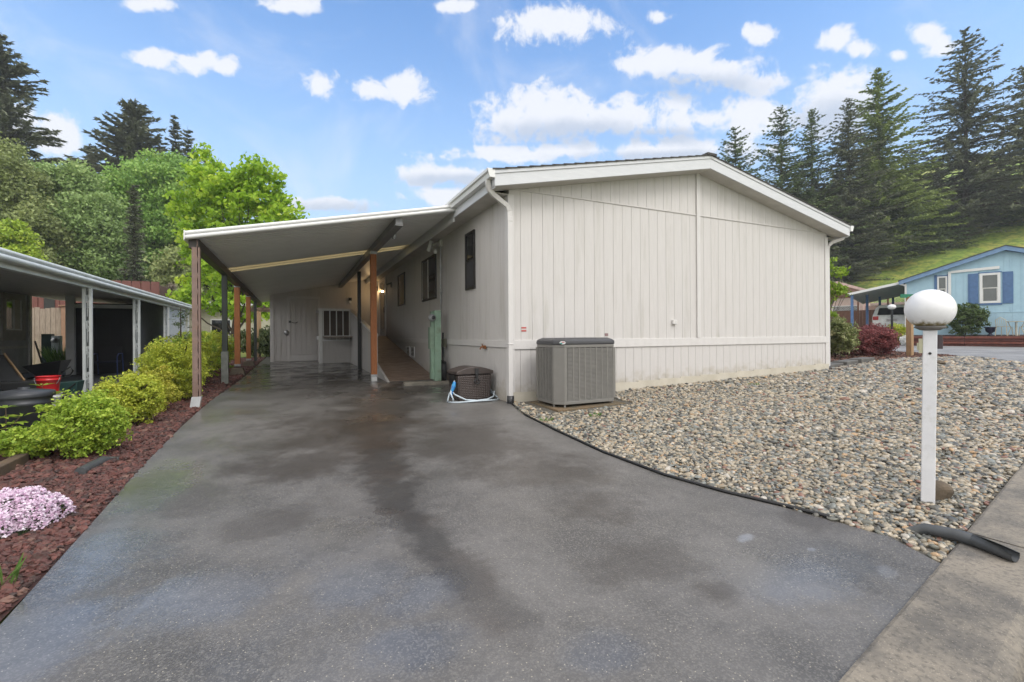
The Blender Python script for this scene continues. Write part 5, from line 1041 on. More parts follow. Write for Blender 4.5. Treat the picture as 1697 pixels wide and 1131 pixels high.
# fence, red barn, cream house behind
fn = empty('board_fence', (-6.5, 23, .25), 'weathered vertical board fence beyond the neighbouring carport', 'fence')
b = MB(); p0 = onY(73, 511, 23); zt = float(p0[2]); x = -12.0
while x < -4.6: b.box(x, 23, .2, x+.138, 23.025, zt+random.uniform(-.03, .03)); x += .15
b.build('boards', M['fence'], fn)
for px_ in (106,):
    p = onY(px_, 520, 22.95); b = MB(); b.box(p[0]-.06, 22.88, .2, p[0]+.06, 22.99, zt+.08).box(p[0]-.12, 22.82, zt+.081, p[0]+.12, 23.03, zt+.12); b.build('post', M['fencep'], fn)
b = MB()
x = -16.0
while x < -6.6: b.box(x, 30, .2, x+.36, 30.05, 4.15); x += .4
b.box(-16, 30.05, .2, -6.65, 38, 4.05)
bo = b.build('red_barn', M['barn'], label='red brown metal outbuilding showing above the board fence', cat='outbuilding')
b = MB(); b.box(-11.0, 29.97, .3, -10.6, 29.999, 4.1); b.build('drip_pipe', M['blacksteel'], bo)
ch = empty('far_house', (-3, 36, .25), 'cream walled house with a pale roof showing behind the hedge and carport posts', 'house')
b = MB(); siding_x(b, -13, 3, 36, K(.1), K(3.2), sp=.4); b.box(-13, 36.02, .1, 3, 46, 3.2); b.build('wall', mat('cream siding', (.52, .49, .40), .7), ch)
b = MB(); b.hexa([(-13.4, 35.5, 3.15), (3.4, 35.5, 3.15), (3.4, 46.5, 3.15), (-13.4, 46.5, 3.15)], [(-13.4, 35.5, 3.3), (3.4, 35.5, 3.3), (3.4, 41, 4.1), (-13.4, 41, 4.1)]); b.build('roof', mat('pale roof', (.34, .33, .31), .8), ch)
for x in (-9, -5, -1):
    w = MB(); w.box(x, 35.93, 1.3, x+1.2, 35.99, 2.4); wo_ = w.build('window', M['white'], ch); MB().box(x+.08, 35.92, 1.38, x+1.12, 35.929, 2.32).build('pane', M['glass'], wo_)
# small arbour behind the last post
ar = empty('garden_arbour', (-1.5, 24.5, .25), 'small tan timber arbour with a flat top beyond the last carport post', 'arbour')
for (x, y) in ((-1.55, 24.4), (-1.55, 26.0)): MB().box(x-.06, y-.06, .2, x+.06, y+.06, 2.45).build('post', M['tan'], ar)
b = MB(); b.box(-1.9, 24.3, 2.451, 1.0, 24.42, 2.58).box(-1.9, 25.95, 2.451, 1.0, 26.07, 2.58)
for k in range(7): b.box(-1.7+k*.4, 24.0, 2.581, -1.65+k*.4, 26.4, 2.66)
b.build('roof_slats', M['wood'], ar)
# things kept beside that carport
def lathe_at(name, c, prof, m_, n=24, **kw): return MB().lathe(c, prof, n).build(name, m_, **kw)
tb = empty('garbage_bin', (-2.84, 7.25, .17), 'large round dark grey garbage bin behind the nearest hedge bush', 'bin')
MB().lathe((-2.84, 7.25, .17), [(0, 0), (.20, 0), (.215, .02), (.235, .30), (.25, .31), (.25, .34), (.238, .35), (.245, .42), (.26, .43)], 28).build('body', M['bin'], tb)
MB().lathe((-2.84, 7.25, .60), [(.27, -.03), (.275, .0), (.26, .025), (.12, .05), (.05, .055), (.05, .075), (0, .078)], 28).build('lid', M['bin'], tb)
def bucket(name, px_, py, D, r, h, zb_, m_, label, cat):
    p = atD(px_, py, D); t = empty(name, (p[0], p[1], zb_), label, cat); c = (float(p[0]), float(p[1]), zb_)
    MB().lathe(c, [(0, 0), (r*.84, 0), (r*.87, .02), (r*.97, h*.75), (r*1.04, h*.76), (r*1.04, h*.80), (r*.99, h*.81), (r, h*.96), (r*1.05, h*.965), (r*1.05, h), (r*.93, h), (r*.8, .03), (0, .03)], 24).build('body', m_, t)
    hd = MB(); hd.tube([(c[0]+r*cos(a)*1.05, c[1]-r*.25-abs(sin(a))*.04, c[2]+h*.9-sin(a)*r*1.1) for a in np.linspace(0, pi, 12)], .004, 5, False); hd.build('handle', M['galv'], t)
bucket('bucket', 84, 680, 6.9, .125, .27, .15, M['whitep'], 'white plastic bucket standing beneath the red bucket', 'bucket')
bucket('bucket', 80, 650, 6.9, .135, .25, .425, M['red'], 'red plastic bucket stacked on top of the white bucket', 'bucket')
p = atD(40, 650, 7.2); t = empty('storage_tote', (p[0], p[1], .16), 'black open plastic tote left of the red bucket', 'tote')
b = MB(); x, y = p[0], p[1]; b.hexa([(x-.17, y-.13, .16), (x+.17, y-.13, .16), (x+.17, y+.13, .16), (x-.17, y+.13, .16)], [(x-.21, y-.16, .58), (x+.21, y-.16, .58), (x+.21, y+.16, .58), (x-.21, y+.16, .58)]); b.build('body', M['blackpl'], t, bevel=.01)
b = MB(); b.box(x-.225, y-.175, .55, x+.225, y-.165, .585).box(x-.225, y+.165, .55, x+.225, y+.175, .585).box(x-.225, y-.165, .55, x-.215, y+.165, .585).box(x+.215, y-.165, .55, x+.225, y+.165, .585); b.build('rim', M['blackpl'], t)
p = atD(84, 620, 9.2); x, y = float(p[0]), float(p[1]); t = empty('wheelbarrow', (x, y, .18), 'black wheelbarrow with curved handle behind the buckets', 'wheelbarrow')
b = MB(); b.hexa([(x-.16, y-.12, .48), (x+.14, y-.12, .48), (x+.14, y+.14, .48), (x-.16, y+.14, .48)], [(x-.34, y-.26, .70), (x+.24, y-.26, .80), (x+.24, y+.28, .80), (x-.34, y+.28, .70)]); b.build('tray', M['blackpl'], t, bevel=.02)
b = MB(); b.tube([(x+.2, y-.1, .56), (x+.34, y-.12, .66), (x+.38, y-.12, .58), (x+.34, y-.12, .50), (x+.24, y-.12, .48)], .014, 6); b.tube([(x-.1, y-.14, .48), (x-.14, y-.16, .18)], .014, 6); b.tube([(x+.1, y-.14, .48), (x+.14, y-.16, .18)], .014, 6); build_each(b, 'frame_tube', M['blacksteel'], t)
b = MB(); b.tube([(x-.25+.13*cos(a), y, .32+.13*sin(a)) for a in np.linspace(0, 2*pi, 18)], .03, 8, False); b.build('wheel', M['black'], t)
p = atD(112, 655, 7.9); x, y = float(p[0]), float(p[1]); t = empty('camp_stool', (x, y, .17), 'dark green canvas folding stool right of the buckets', 'stool')
b = MB(); b.hexa([(x-.14, y-.12, .30), (x+.15, y-.12, .30), (x+.15, y+.14, .30), (x-.14, y+.14, .30)], [(x-.17, y-.14, .48), (x+.18, y-.14, .50), (x+.18, y+.16, .50), (x-.17, y+.16, .48)]); b.build('seat', M['gcanvas'], t, bevel=.01)
for (xa, xb, yy) in ((-.15, .15, -.145), (.15, -.15, -.16), (-.15, .15, .17), (.15, -.15, .18)): MB().tube([(x+xa, y+yy, .17), (x+xb, y+yy, .47)], .010, 6).build('leg', M['blacksteel'], t)
pa, pb = atD(8, 588, 7.6), atD(41, 632, 7.2); b = MB(); a = Vector(pa); c = Vector(pb); off = Vector((.0, .35, -.28))
b.add([a, c, c+Vector((-.45, .1, -.1)), a+Vector((-.45, .1, 0)), a+Vector((0, .02, -.02)), c+Vector((0, .02, -.02)), c+Vector((-.45, .12, -.12)), a+Vector((-.45, .12, -.02))], [(0, 1, 2, 3), (7, 6, 5, 4), (0, 4, 5, 1), (1, 5, 6, 2), (2, 6, 7, 3), (3, 7, 4, 0)])
o = b.build('leaning_board', mat('dark sheet', (.06, .062, .065), .5), label='dark flat board with a pale edge leaning beside the bin', cat='board'); e = MB(); e.beam(a+Vector((0, -.012, .01)), c+Vector((0, -.012, .01)), .02, .03); e.build('edge_strip', M['tan'], o)
e = MB(); e.beam(c+Vector((-.02, .05, -.01)), (c.x-.02, c.y+.15, .18), .03, .03); e.build('prop', M['tan'], o)
pa, pb = atD(58, 566, 11), atD(80, 615, 10.6); b = MB(); b.tube([pa, (pb[0], pb[1], .2)], .018, 6); o = b.build('garden_rake', M['bronze'], label='dark rake handle leaning behind the wheelbarrow', cat='rake')
p = atD(81, 600, 14.5); x, y = float(p[0]), float(p[1]); t = empty('meter_cabinet', (x, y, .2), 'dark green meter cabinet with a pale meter in front of the board fence', 'meter cabinet')
b = MB(); b.box(x-.14, y-.1, .2, x+.10, y+.1, 1.36); b.build('cabinet', mat('deep green steel', (.01, .035, .028), .5), t); b = MB(); b.box(x+.101, y-.12, .62, x+.30, y+.08, 1.30); b.build('meter_box', M['ngreyl'], t, bevel=.01)
b = MB(); b.lathe((0, 0, 0), [(0, 0), (.085, 0), (.08, .09), (0, .11)], 16); b.v = [(x+.20+v[0], y-.121-v[2], 1.16+v[1]) for v in b.v]; b.build('meter', M['galv'], t)
p = atD(132, 612, 13.6); lathe_at('flower_pot', (float(p[0]), float(p[1]), .58), [(0, 0), (.07, 0), (.12, .2), (.135, .2), (.135, .25), (.11, .25), (.10, .05), (0, .05)], mat('clay pot', (.22, .09, .05), .8), label='clay pot on a low stand beside the scroll-work post', cat='pot')
b = MB(); b.box(p[0]-.2, p[1]-.15, .22, p[0]+.2, p[1]+.15, .57); b.build('low_stand', M['ngrey'], label='low grey stand carrying the clay pot', cat='stand')
p = atD(178, 640, 12.5); x, y = float(p[0]), float(p[1]); t = empty('camp_chair', (x, y, .2), 'dark blue folding camp chair in the shadow of the neighbouring carport', 'chair')
b = MB(); b.box(x-.24, y-.2, .56, x+.24, y+.2, .60); b.build('seat', mat('navy canvas', (.012, .016, .04), .7), t); b = MB(); b.hexa([(x-.24, y+.2, .6), (x+.24, y+.2, .6), (x+.24, y+.23, .6), (x-.24, y+.23, .6)], [(x-.24, y+.3, .98), (x+.24, y+.3, .98), (x+.24, y+.33, .98), (x-.24, y+.33, .98)]); b.build('backrest', mat('black canvas', (.012, .012, .014), .7), t)
for sx in (-1, 1): MB().tube([(x+sx*.27, y-.2, .2), (x+sx*.27, y-.22, .72), (x+sx*.27, y-.1, .80), (x+sx*.27, y+.2, .80), (x+sx*.27, y+.28, .2)], .014, 6).build('side_frame', mat('blue tube', (.03, .06, .2), .4), t)
pa, pb = G(-14, 796), G(37, 770); b = MB(); b.beam((pa[0], pa[1], pa[2]+.045), (pb[0], pb[1], pb[2]+.045), .09, .10); b.build('edging_timber', M['wood'], bevel=.008, label='short weathered edging timber at the left end of the lava rock', cat='timber')

# ================================================================== HEDGE AND PLANTS ON THE LEFT
hg = 'bushes in the row along the driveway'
def bush(px_, py, w, h, mt, label, seed, n, leaf=.036, group=hg, name='hedge_bush', cat='bush', depth=None, bumps=5, per=38, off=0, aspect=.62, shell=.6, spread=None):
    p = G(px_, py); D = float(p@F); r = w/2; q = np.array(p[:2])+F[:2]*r*.6; x, y = float(q[0]), float(q[1]); rg_ = np.random.default_rng(seed)
    E_ = [(0, 0, h*.48, r*.84, (depth or r)*.84, h*.5)]
    for k in range(bumps): a = rg_.uniform(0, 2*pi); E_.append((r*.48*cos(a), (depth or r)*.48*sin(a), h*rg_.uniform(.42, .68), r*.46, r*.46, h*.36))
    return broadleaf(name, x, y, E_, n, per, spread or max(.05, r*.16), leaf, mt, label, cat, seed, .02, group, .6, 'bark', shell, 10, .5, aspect, .2, .1)
bush(100, 768, .74, .60, LM['hedged'], 'nearest bright green hedge bush beside the red lava rock', 101, 420, .029)
bush(186, 712, .80, .66, LM['hedge'], 'second hedge bush from the front, golden green', 102, 380, .031)
bush(228, 690, .75, .62, LM['hedgey'], 'bronze tinged hedge bush between the second bush and the tall one', 103, 270, .031)
bush(262, 672, 1.15, 1.0, LM['hedge'], 'tall golden hedge bush just left of the brown carport post', 104, 460, .035)
def bushW(X, Y, *a, **k):
    q_ = np.array([X, Y, float(gz(X, Y))])-C0; D = q_@F; px_ = CX+FPX*(q_@R)/D; py_ = CY-FPX*(q_@U)/D; r = a[0]/2
    q_ = np.array([X, Y])-F[:2]*r*.6; q3 = np.array([q_[0], q_[1], float(gz(q_[0], q_[1]))])-C0; D = q3@F; return bush(CX+FPX*(q3@R)/D, CY-FPX*(q3@U)/D, *a, **k)
bushW(-2.05, 10.6, .95, 1.0, LM['hedged'], 'green hedge bush directly behind the brown carport post', 105, 220, .042)
bushW(-2.1, 11.9, 1.1, 1.15, LM['hedge'], 'hedge bush between the brown post and the dark green post', 106, 230, .046)
bushW(-2.1, 13.4, 1.1, 1.2, LM['hedged'], 'hedge bush behind the dark green carport post', 107, 200, .05)
bushW(-2.1, 15.0, 1.2, 1.2, LM['hedge'], 'hedge bush behind the nearer orange carport post', 108, 200, .05)
bushW(-2.15, 16.8, 1.3, 1.2, LM['hedged'], 'last hedge bush behind the farther orange carport post', 109, 190, .055)
bush(15, 770, .5, .32, LM['hedged'], 'low green bush at the left edge beside the edging timber', 110, 130, .034, hg)
bush(418, 592, 2.6, 1.35, LM['rho'], 'dark leafy rhododendron left of the shed corner, beyond the posts', 111, 170, .11, None, 'rhododendron', 'shrub', spread=.22)
bush(446, 594, 2.4, 1.3, LM['rho'], 'dark leafy rhododendron hard against the shed corner', 112, 150, .11, None, 'rhododendron', 'shrub', spread=.22)
def rosettes(name, x, y, z0, stems, mt, label, cat, leaf, nleaf, seed, lean=.2):
    root = empty(name, (x, y, z0), label, cat); r = np.random.default_rng(seed); mb = MB(); P = []; D_ = []
    for (dx, dy, h) in stems:
        mb.tube([(x, y, z0-.03), (x+dx*.4, y+dy*.4, z0+h*.6), (x+dx, y+dy, z0+h)], [.008, .006, .004], 5)
        for lv in (1, .72, .5):
            for k in range(nleaf):
                a = 2*pi*k/nleaf+r.uniform(-.3, .3)+lv*3; d_ = np.array([cos(a), sin(a), .15 if lv == 1 else -.1]); P.append(np.array([x+dx*lv, y+dy*lv, z0+h*lv])+d_*leaf*.55); D_.append(d_)
    mb.build('stem', M['wood'], root); leaf_mesh('foliage', np.array(P), leaf, mt, root, .34, 1.6, .15, np.array(D_), None, .1, r); return root
p = atD(70, 690, 5.5); rosettes('young_rhododendron', float(p[0]), float(p[1]), .16, [(0, 0, .52), (-.14, .05, .38), (.12, -.05, .42), (-.08, -.1, .3)], LM['hedged'], 'leggy green sapling with long leaves in front of the garbage bin', 'sapling', .12, 7, 5)
p = atD(10, 735, 5.0); rosettes('young_rhododendron', float(p[0]), float(p[1]), .15, [(0, 0, .34), (.1, .05, .24)], LM['hedged'], 'small green sapling at the left edge of the photo under the pale post', 'sapling', .12, 6, 6)
p = atD(300, 620, 9.6); conifer(float(p[0]), float(p[1]), 1.75, .55, LM['fir'], 'small young fir standing behind the tall golden hedge bush', 7, .2, 1.2, 1.0, None, 0, .1, .16)
p = atD(110, 625, 14.5); x, y = float(p[0]), float(p[1])
def tuft(name, x, y, r, h, n, label, cat, mt, seed, w=.05, lean=.35):
    z = float(gz(x, y)); root = empty(name, (x, y, z), label, cat); r_ = np.random.default_rng(seed); a = r_.uniform(0, 2*pi, n); q = r*r_.uniform(0, 1, n)**.6; L = h*r_.uniform(.6, 1.1, n)
    d = np.column_stack([np.cos(a)*lean, np.sin(a)*lean, np.ones(n)]); P = np.column_stack([x+np.cos(a)*q, y+np.sin(a)*q, np.full(n, z)])+d*L[:, None]*.5
    leaf_mesh('blades', P, L, mt, root, w, 0, .02, d, None, .14, r_); return root
tuft('grass_clump', x, y, .35, .75, 420, 'bright green grass clump in front of the board fence', 'grass clump', LM['blade'], 3, .04)
q = G(6, 975); tuft('grass_tuft', float(q[0]), float(q[1]), .03, .16, 26, 'small tuft of green blades at the lower left edge of the lava rock', 'grass tuft', LM['blade'], 4, .07, .5)
for (a_, c_, l_) in ((905, 700, 'small green weed in the gravel just left of the air conditioner pad'), (985, 692, 'small green weed in the gravel in front of the air conditioner'), (1250, 640, 'small green weed in the gravel near the right half of the gable wall')):
    q = G(a_, c_); o = tuft('weed', float(q[0]), float(q[1]), .05, .075, 30, l_, 'weed', LM['blade'], a_, .22, 1.1); o['group'] = 'weeds in the gravel'
# phlox mound
q = G(36, 872); x, y = float(q[0])-.03, float(q[1]); z = float(gz(x, y)); ph = empty('flowering_phlox', (x, y, z), 'low mound of pale pink phlox in full flower on the red lava rock', 'flowers')
r_ = np.random.default_rng(9); n = 4300; a = r_.uniform(0, 2*pi, n); e = r_.uniform(0, 1, n)
rad = .215*(1+.11*np.sin(3*a+1)+.08*np.sin(7*a)+.05*np.sin(17*a))*(1+r_.normal(0, .03, n)); th_ = np.arccos(1-e*.98)
P = np.column_stack([x+rad*np.sin(th_)*np.cos(a), y+rad*np.sin(th_)*np.sin(a), z+.01+.20*np.cos(th_)+r_.normal(0, .007, n)]); P[:, 2] += .022*np.sin(P[:, 0]*40)*np.sin(P[:, 1]*37)
nb_ = np.column_stack([np.sin(th_)*np.cos(a)*.5, np.sin(th_)*np.sin(a)*.5, np.cos(th_)]); Q = []
for k in range(3): d = r_.normal(0, 1, (n, 3)); d -= (d*nb_).sum(1)[:, None]*nb_; d /= np.linalg.norm(d, axis=1)[:, None]; Q.append(P+d*.006)
leaf_mesh('flowers', np.concatenate(Q), .0165, LM['petal'], ph, .7, .9, .1, None, np.tile(r_.normal(.55, .25, n), 3), .3, r_)
Pl = np.column_stack([x+.95*rad*np.sin(th_)*np.cos(a), y+.95*rad*np.sin(th_)*np.sin(a), z+.005+.155*np.cos(th_)]); leaf_mesh('foliage', Pl[:2600], .02, LM['bush'], ph, .3, .5, .1, None, None, .3, r_)
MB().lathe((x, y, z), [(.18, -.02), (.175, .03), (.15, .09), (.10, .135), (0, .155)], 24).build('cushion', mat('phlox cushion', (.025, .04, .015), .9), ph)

# ================================================================== TREES ON THE LEFT
def pe(D, lst, px0):
    """ellipsoids measured as (x, y, half width, half height) of a tree standing at distance D"""
    out = []
    base = atD(px0, 560, D)
    for (x, y, rx, ry) in lst:
        c = atD(x, y, D); out.append((float(c[0]-base[0]), float(c[1]-base[1]), float(c[2]), rx*D/FPX, (rx+ry)*.5*D/FPX, ry*D/FPX))
    return float(base[0]), float(base[1]), out
def ptree(px0, D, lst, n, per, spread, leaf, mt, label, seed, trunk=.15, group='broadleaf trees beyond the neighbouring carport', **kw):
    x, y, E_ = pe(D, lst, px0); zb = float(gz(x, y)); E_ = [(e[0], e[1], e[2]-zb, *e[3:]) for e in E_]
    return broadleaf('broadleaf_tree', x, y, E_, n, per, spread, leaf, mt, label, 'tree', seed, trunk, group, .7, 'bark', **kw)
maple = [(360, 320, 45, 50), (345, 290, 28, 38), (395, 335, 55, 55), (435, 330, 35, 50), (465, 352, 26, 26), (490, 358, 14, 10), (418, 290, 22, 32), (312, 345, 32, 24), (330, 400, 38, 45), (385, 420, 60, 60), (440, 430, 50, 50), (360, 480, 50, 40), (420, 500, 55, 35), (300, 400, 16, 16), (452, 300, 12, 24), (338, 256, 14, 10), (310, 500, 22, 24)]
ptree(388, 24.6, maple, 620, 34, .42, .235, LM['maple'], 'light green young maple rising just beyond the carport posts', 21, .16, None, nl=40, aspect=.75, start=.12, shell=.45)
ptree(265, 42, [(268, 340, 72, 76), (300, 310, 45, 40), (235, 350, 42, 60), (290, 400, 60, 70), (250, 420, 60, 60), (275, 290, 40, 30)], 520, 130, 1.05, .27, LM['massg'], 'round crowned green tree between the maple and the grey green mass', 22, .35, shell=.7, start=.25, aspect=.7)
ptree(140, 36, [(130, 400, 80, 70), (95, 350, 55, 60), (170, 390, 48, 60), (75, 310, 32, 36), (190, 440, 30, 50), (60, 400, 50, 60), (120, 300, 30, 26)], 620, 120, .9, .24, LM['mass'], 'broad grey green tree mass directly above the neighbouring carport roof', 23, .3, shell=.7, start=.25, aspect=.7)
ptree(15, 32, [(18, 330, 45, 80), (55, 400, 40, 60), (5, 280, 25, 45), (-20, 380, 50, 80)], 380, 110, .75, .22, LM['massd'], 'olive tree at the left edge of the picture', 24, .3, shell=.7, start=.25, aspect=.7)
ptree(15, 28, [(15, 400, 30, 30), (-15, 420, 40, 40), (40, 430, 20, 20)], 160, 80, .55, .2, LM['hedged'], 'pale yellow green young tree low at the left edge above the carport roof', 25, .15, shell=.6, start=.25, aspect=.7)
ptree(322, 34, [(318, 450, 40, 40), (300, 480, 36, 36), (345, 500, 60, 40)], 240, 90, .75, .25, LM['massd'], 'dark understorey tree behind the lower left of the maple', 26, .2, shell=.6, start=.25, aspect=.7)
p = atD(278, 486, 30); p2 = atD(278, 520, 30)
ptree(278, 30, [(278, 478, 9, 9), (272, 490, 12, 8)], 40, 30, .2, .16, leafmat('plum bronze leaves', (.12, .10, .07), (.20, .17, .13), (.3, .27, .22), .2), 'small pale bronze leaved tree top just above the far end of the neighbouring gutter', 27, .06, None)
def cf(px_, yt, D, hw, mt, label, seed, ratio=None, z0=.1, dens=1, group='tall conifers on the slope', taper=.72, tw=.62, lean=0, droop=.28):
    p = atD(px_, yt, D); x, y = float(p[0]), float(p[1]); zb = float(gz(x, y)); H = float(p[2])-zb
    return conifer(x, y, H, hw*D/FPX, mt, label, seed, z0, dens, taper, group, lean, droop, tw)
gl = 'conifers behind the trees on the left'
cf(2, 52, 50, 150, LM['firb'], 'tall dark conifer cut by the left edge of the picture', 31, dens=1.25, group=gl, tw=.95)
cf(224, 165, 60, 140, LM['firb'], 'tallest dark conifer left of the maple', 32, dens=1.25, group=gl, tw=1.1)
cf(150, 236, 62, 90, LM['firb'], 'dark conifer with a leaning top left of the tallest one', 33, dens=1.25, group=gl, tw=1.0)
cf(290, 187, 62, 38, LM['firb'], 'slender conifer, first right of the tallest dark one', 34, dens=1.25, group=gl, tw=.9)
cf(311, 207, 60, 42, LM['firb'], 'slender conifer just left of the maple top', 35, dens=1.25, group=gl, tw=.9)
cf(112, 264, 66, 36, LM['firb'], 'small distant conifer between the edge tree and the leaning one', 36, dens=.8, group=gl, tw=.9)
cf(343, 243, 64, 30, LM['firb'], 'distant conifer top showing through the maple crown', 37, dens=.9, group=gl, tw=.9)
cf(222, 300, 34, 22, LM['firb'], 'thin grey conifer in front of the round crowned green tree', 38, dens=1, group=gl, tw=.6, droop=.8)

# ================================================================== TREES ON THE RIGHT SLOPE
cf(1219, 208, 66, 95, LM['fir'], 'shortest conifer, first right of the roof ridge', 41, dens=.9)
cf(1294, 170, 66, 100, LM['fir'], 'dark green conifer, second right of the roof ridge', 42, dens=.8)
cf(1345, 180, 67, 95, LM['fir'], 'dark conifer, third right of the roof ridge', 43, dens=.8)
cf(1406, 160, 64, 78, LM['firb'], 'brownish conifer overlapping the left of the bright green one', 44, dens=1.0)
cf(1455, 112, 66, 104, LM['firl'], 'large yellow green conifer above the right end of the roof', 45, dens=1.05, tw=.75, taper=.75)
cf(1599, 44, 66, 138, LM['firb'], 'tallest open-branched conifer near the right edge, trunk showing', 46, dens=.72, z0=.12, tw=.85, taper=.85)
cf(1712, 80, 64, 125, LM['firb'], 'conifer cut by the right edge of the picture', 47, dens=.75, z0=.1, tw=.85, taper=.85)
gu = 'shorter conifers at the foot of the slope'
cf(1252, 285, 64, 70, LM['fir'], 'low dark conifer right behind the roof slope, leftmost of the short ones', 51, z0=.03, dens=1.1, group=gu)
cf(1322, 290, 65, 74, LM['fir'], 'low dark conifer behind the middle of the right roof slope', 52, z0=.03, dens=1.1, group=gu)
cf(1388, 285, 64, 74, LM['firb'], 'low brownish conifer above the roof corner and downspout', 53, z0=.03, dens=1.1, group=gu)
cf(1432, 300, 66, 60, LM['firl'], 'low bright green conifer right of the roof corner', 54, z0=.03, dens=1.2, group=gu)
cf(1482, 285, 66, 66, LM['fir'], 'low dark conifer above the pink house and blue carport', 55, z0=.03, dens=1.1, group=gu)
cf(1545, 310, 66, 60, LM['fir'], 'low dark conifer on the grass above the blue house left eave', 56, z0=.03, dens=1.1, group=gu)
cf(1590, 335, 67, 60, LM['firb'], 'low conifer under the tallest open-branched one', 57, z0=.03, dens=1.1, group=gu)
cf(1640, 325, 68, 60, LM['fir'], 'low dark conifer at the top of the grass near the right edge', 58, z0=.03, dens=1.0, group=gu)
cf(1700, 335, 67, 55, LM['fir'], 'low dark conifer on the grass at the right edge', 59, z0=.03, dens=1.0, group=gu)

gb = 'background conifers higher on the slope'
cf(1440, 235, 75, 56, LM['fir'], 'background conifer between the brownish and the yellow green tall ones', 61, z0=.05, dens=.9, group=gb)
cf(1512, 250, 75, 60, LM['fir'], 'background conifer in the gap left of the tallest open-branched one', 62, z0=.05, dens=.9, group=gb)
cf(1555, 268, 76, 56, LM['firb'], 'background conifer just left of the tallest trunk', 63, z0=.05, dens=.9, group=gb)
cf(1628, 268, 78, 54, LM['fir'], 'background conifer just right of the tallest trunk', 64, z0=.05, dens=.9, group=gb)
cf(1664, 290, 76, 46, LM['firb'], 'background conifer left of the tree cut by the right edge', 65, z0=.05, dens=.9, group=gb)

# ================================================================== MULCH BED AT THE HOUSE CORNER
bush(1399, 595, 1.25, 1.3, LM['varie'], 'cream edged variegated shrub at the right corner of the pale house', 121, 240, .10, None, 'variegated_shrub', 'shrub', aspect=.35, spread=.16)
bush(1452, 592, 1.95, 1.02, LM['redb'], 'wide red barberry bush in the mulch bed left of the wooden post', 122, 520, .055, None, 'barberry_bush', 'shrub', per=46, shell=.72, depth=.8)
bush(1398, 588, 1.2, .85, LM['redd'], 'dark barberry bush behind the variegated shrub', 123, 220, .06, None, 'barberry_bush', 'shrub')
bush(1474, 583, 1.1, .9, LM['redb'], 'smaller red barberry bush at the right end of the wide one', 124, 200, .055, None, 'barberry_bush', 'shrub')
x, y, E_ = pe(13.6, [(1385, 452, 14, 14), (1392, 475, 18, 10), (1380, 480, 14, 16), (1372, 500, 12, 30), (1376, 440, 10, 12), (1400, 484, 9, 6)], 1364)
zb = float(gz(x, y)); broadleaf('young_tree', x, y, [(e[0], e[1], e[2]-zb, *e[3:]) for e in E_], 70, 16, .14, .10, LM['lime'], 'slender lime green tree leaning out past the right corner of the house', 'tree', 125, .04, None, .7, 'barkg', .4, 20)
for i, (a, c_, w_, lab) in enumerate([((1362, 612), (1392, 606), .34, 'flat grey edging stone against the house corner downspout'), ((1390, 608), (1418, 602), .32, 'flat grey edging stone, middle of the three'), ((1416, 604), (1440, 600), .30, 'flat grey edging stone farthest from the house')]):
    pa, pb = G(*a), G(*c_); b = MB(); d_ = (pb-pa)[:2]; c0 = (pa+pb)[:2]/2; b.obox(c0, d_, float(np.linalg.norm(d_)/2)*.92, w_/2, float(gz(*c0))-.03, float(gz(*c0))+.10+.02*i); b.build('edging_stone', mat('grey slate slab', (.12, .115, .105), .8, (.08, .075, .07), 6, .5, .5, 60), bevel=.02, label=lab, cat='stone')
q = G(1508, 591); x, y, z = [float(v) for v in q]; sp_ = empty('street_sign', (x, y, z), 'wooden street name post with a green blade behind the large globe', 'street sign')
b = MB(); b.box(x-.075, y-.075, z-.1, x+.075, y+.075, z+1.95); b.build('post', M['tan'], sp_, bevel=.008); Ds = float(q@F); pa_, pb_ = atD(1492, 491, Ds), atD(1545, 491, Ds); zs = float(pa_[2]); w = MB(); w.obox((pa_+pb_)/2, (pb_-pa_)[:2], float(np.linalg.norm((pb_-pa_)[:2])/2), .012, zs-.06, zs+.06); w.build('sign_blade', M['green sign'], sp_)
rock('rock', tuple(float(v) for v in G(1557, 606))[:2]+(float(G(1557, 606)[2])+.05,), .14, 8, M['stone'], (1.2, .8, .6), label='dark half buried stone in the gravel behind the lamp post', cat='rock')

# ================================================================== BLUE HOUSE ACROSS THE ROAD
class BB(MB):
    def done(s, *a, **k): s.v = [(*BXY(v[0], v[1]), v[2]) for v in s.v]; return s.build(*a, **k)
def PB(x, y, q=0.): p = onB(x, y, q); return uq(p[0], p[1])[0], float(p[2])
uL, zE = PB(1500, 470); uR_, zR = PB(1665, 416); uT, zEt = PB(1490, 459); zG = PB(1600, 556)[1]-.35; uRR = 2*uR_-uL
bh = empty('blue_house', (*BXY(uR_, 0), zG), 'light blue house with darker blue shutters and fascia across the road', 'house')
slope = (zR-zE)/(uR_-uL); rzB = lambda u: zR-slope*abs(u-uR_)
b = BB(); siding_x(b, uL, uRR, 0, K(zG), lambda u: rzB(u)+.02, sp=.3, g=.014); b.hexa([(uL+.01, .012, zG), (uRR-.01, .012, zG), (uRR-.01, .012, rzB(uRR)), (uR_, .012, zR), (uL+.01, .012, rzB(uL))], [(uL+.01, 14, zG), (uRR-.01, 14, zG), (uRR-.01, 14, rzB(uRR)), (uR_, 14, zR), (uL+.01, 14, rzB(uL))])
b.done('wall', M['bluew'], bh)
zt_ = PB(1600, 519)[1]; b = BB(); b.box(uL, -.02, zt_-.02, uRR, -.001, zt_+.02); b.box(PB(1675, 430)[0]-.03, -.02, zt_+.03, PB(1675, 430)[0]+.03, -.001, rzB(PB(1675, 430)[0])); b.done('belt_trim', M['bluew'], bh)
ue = uT; b = BB()
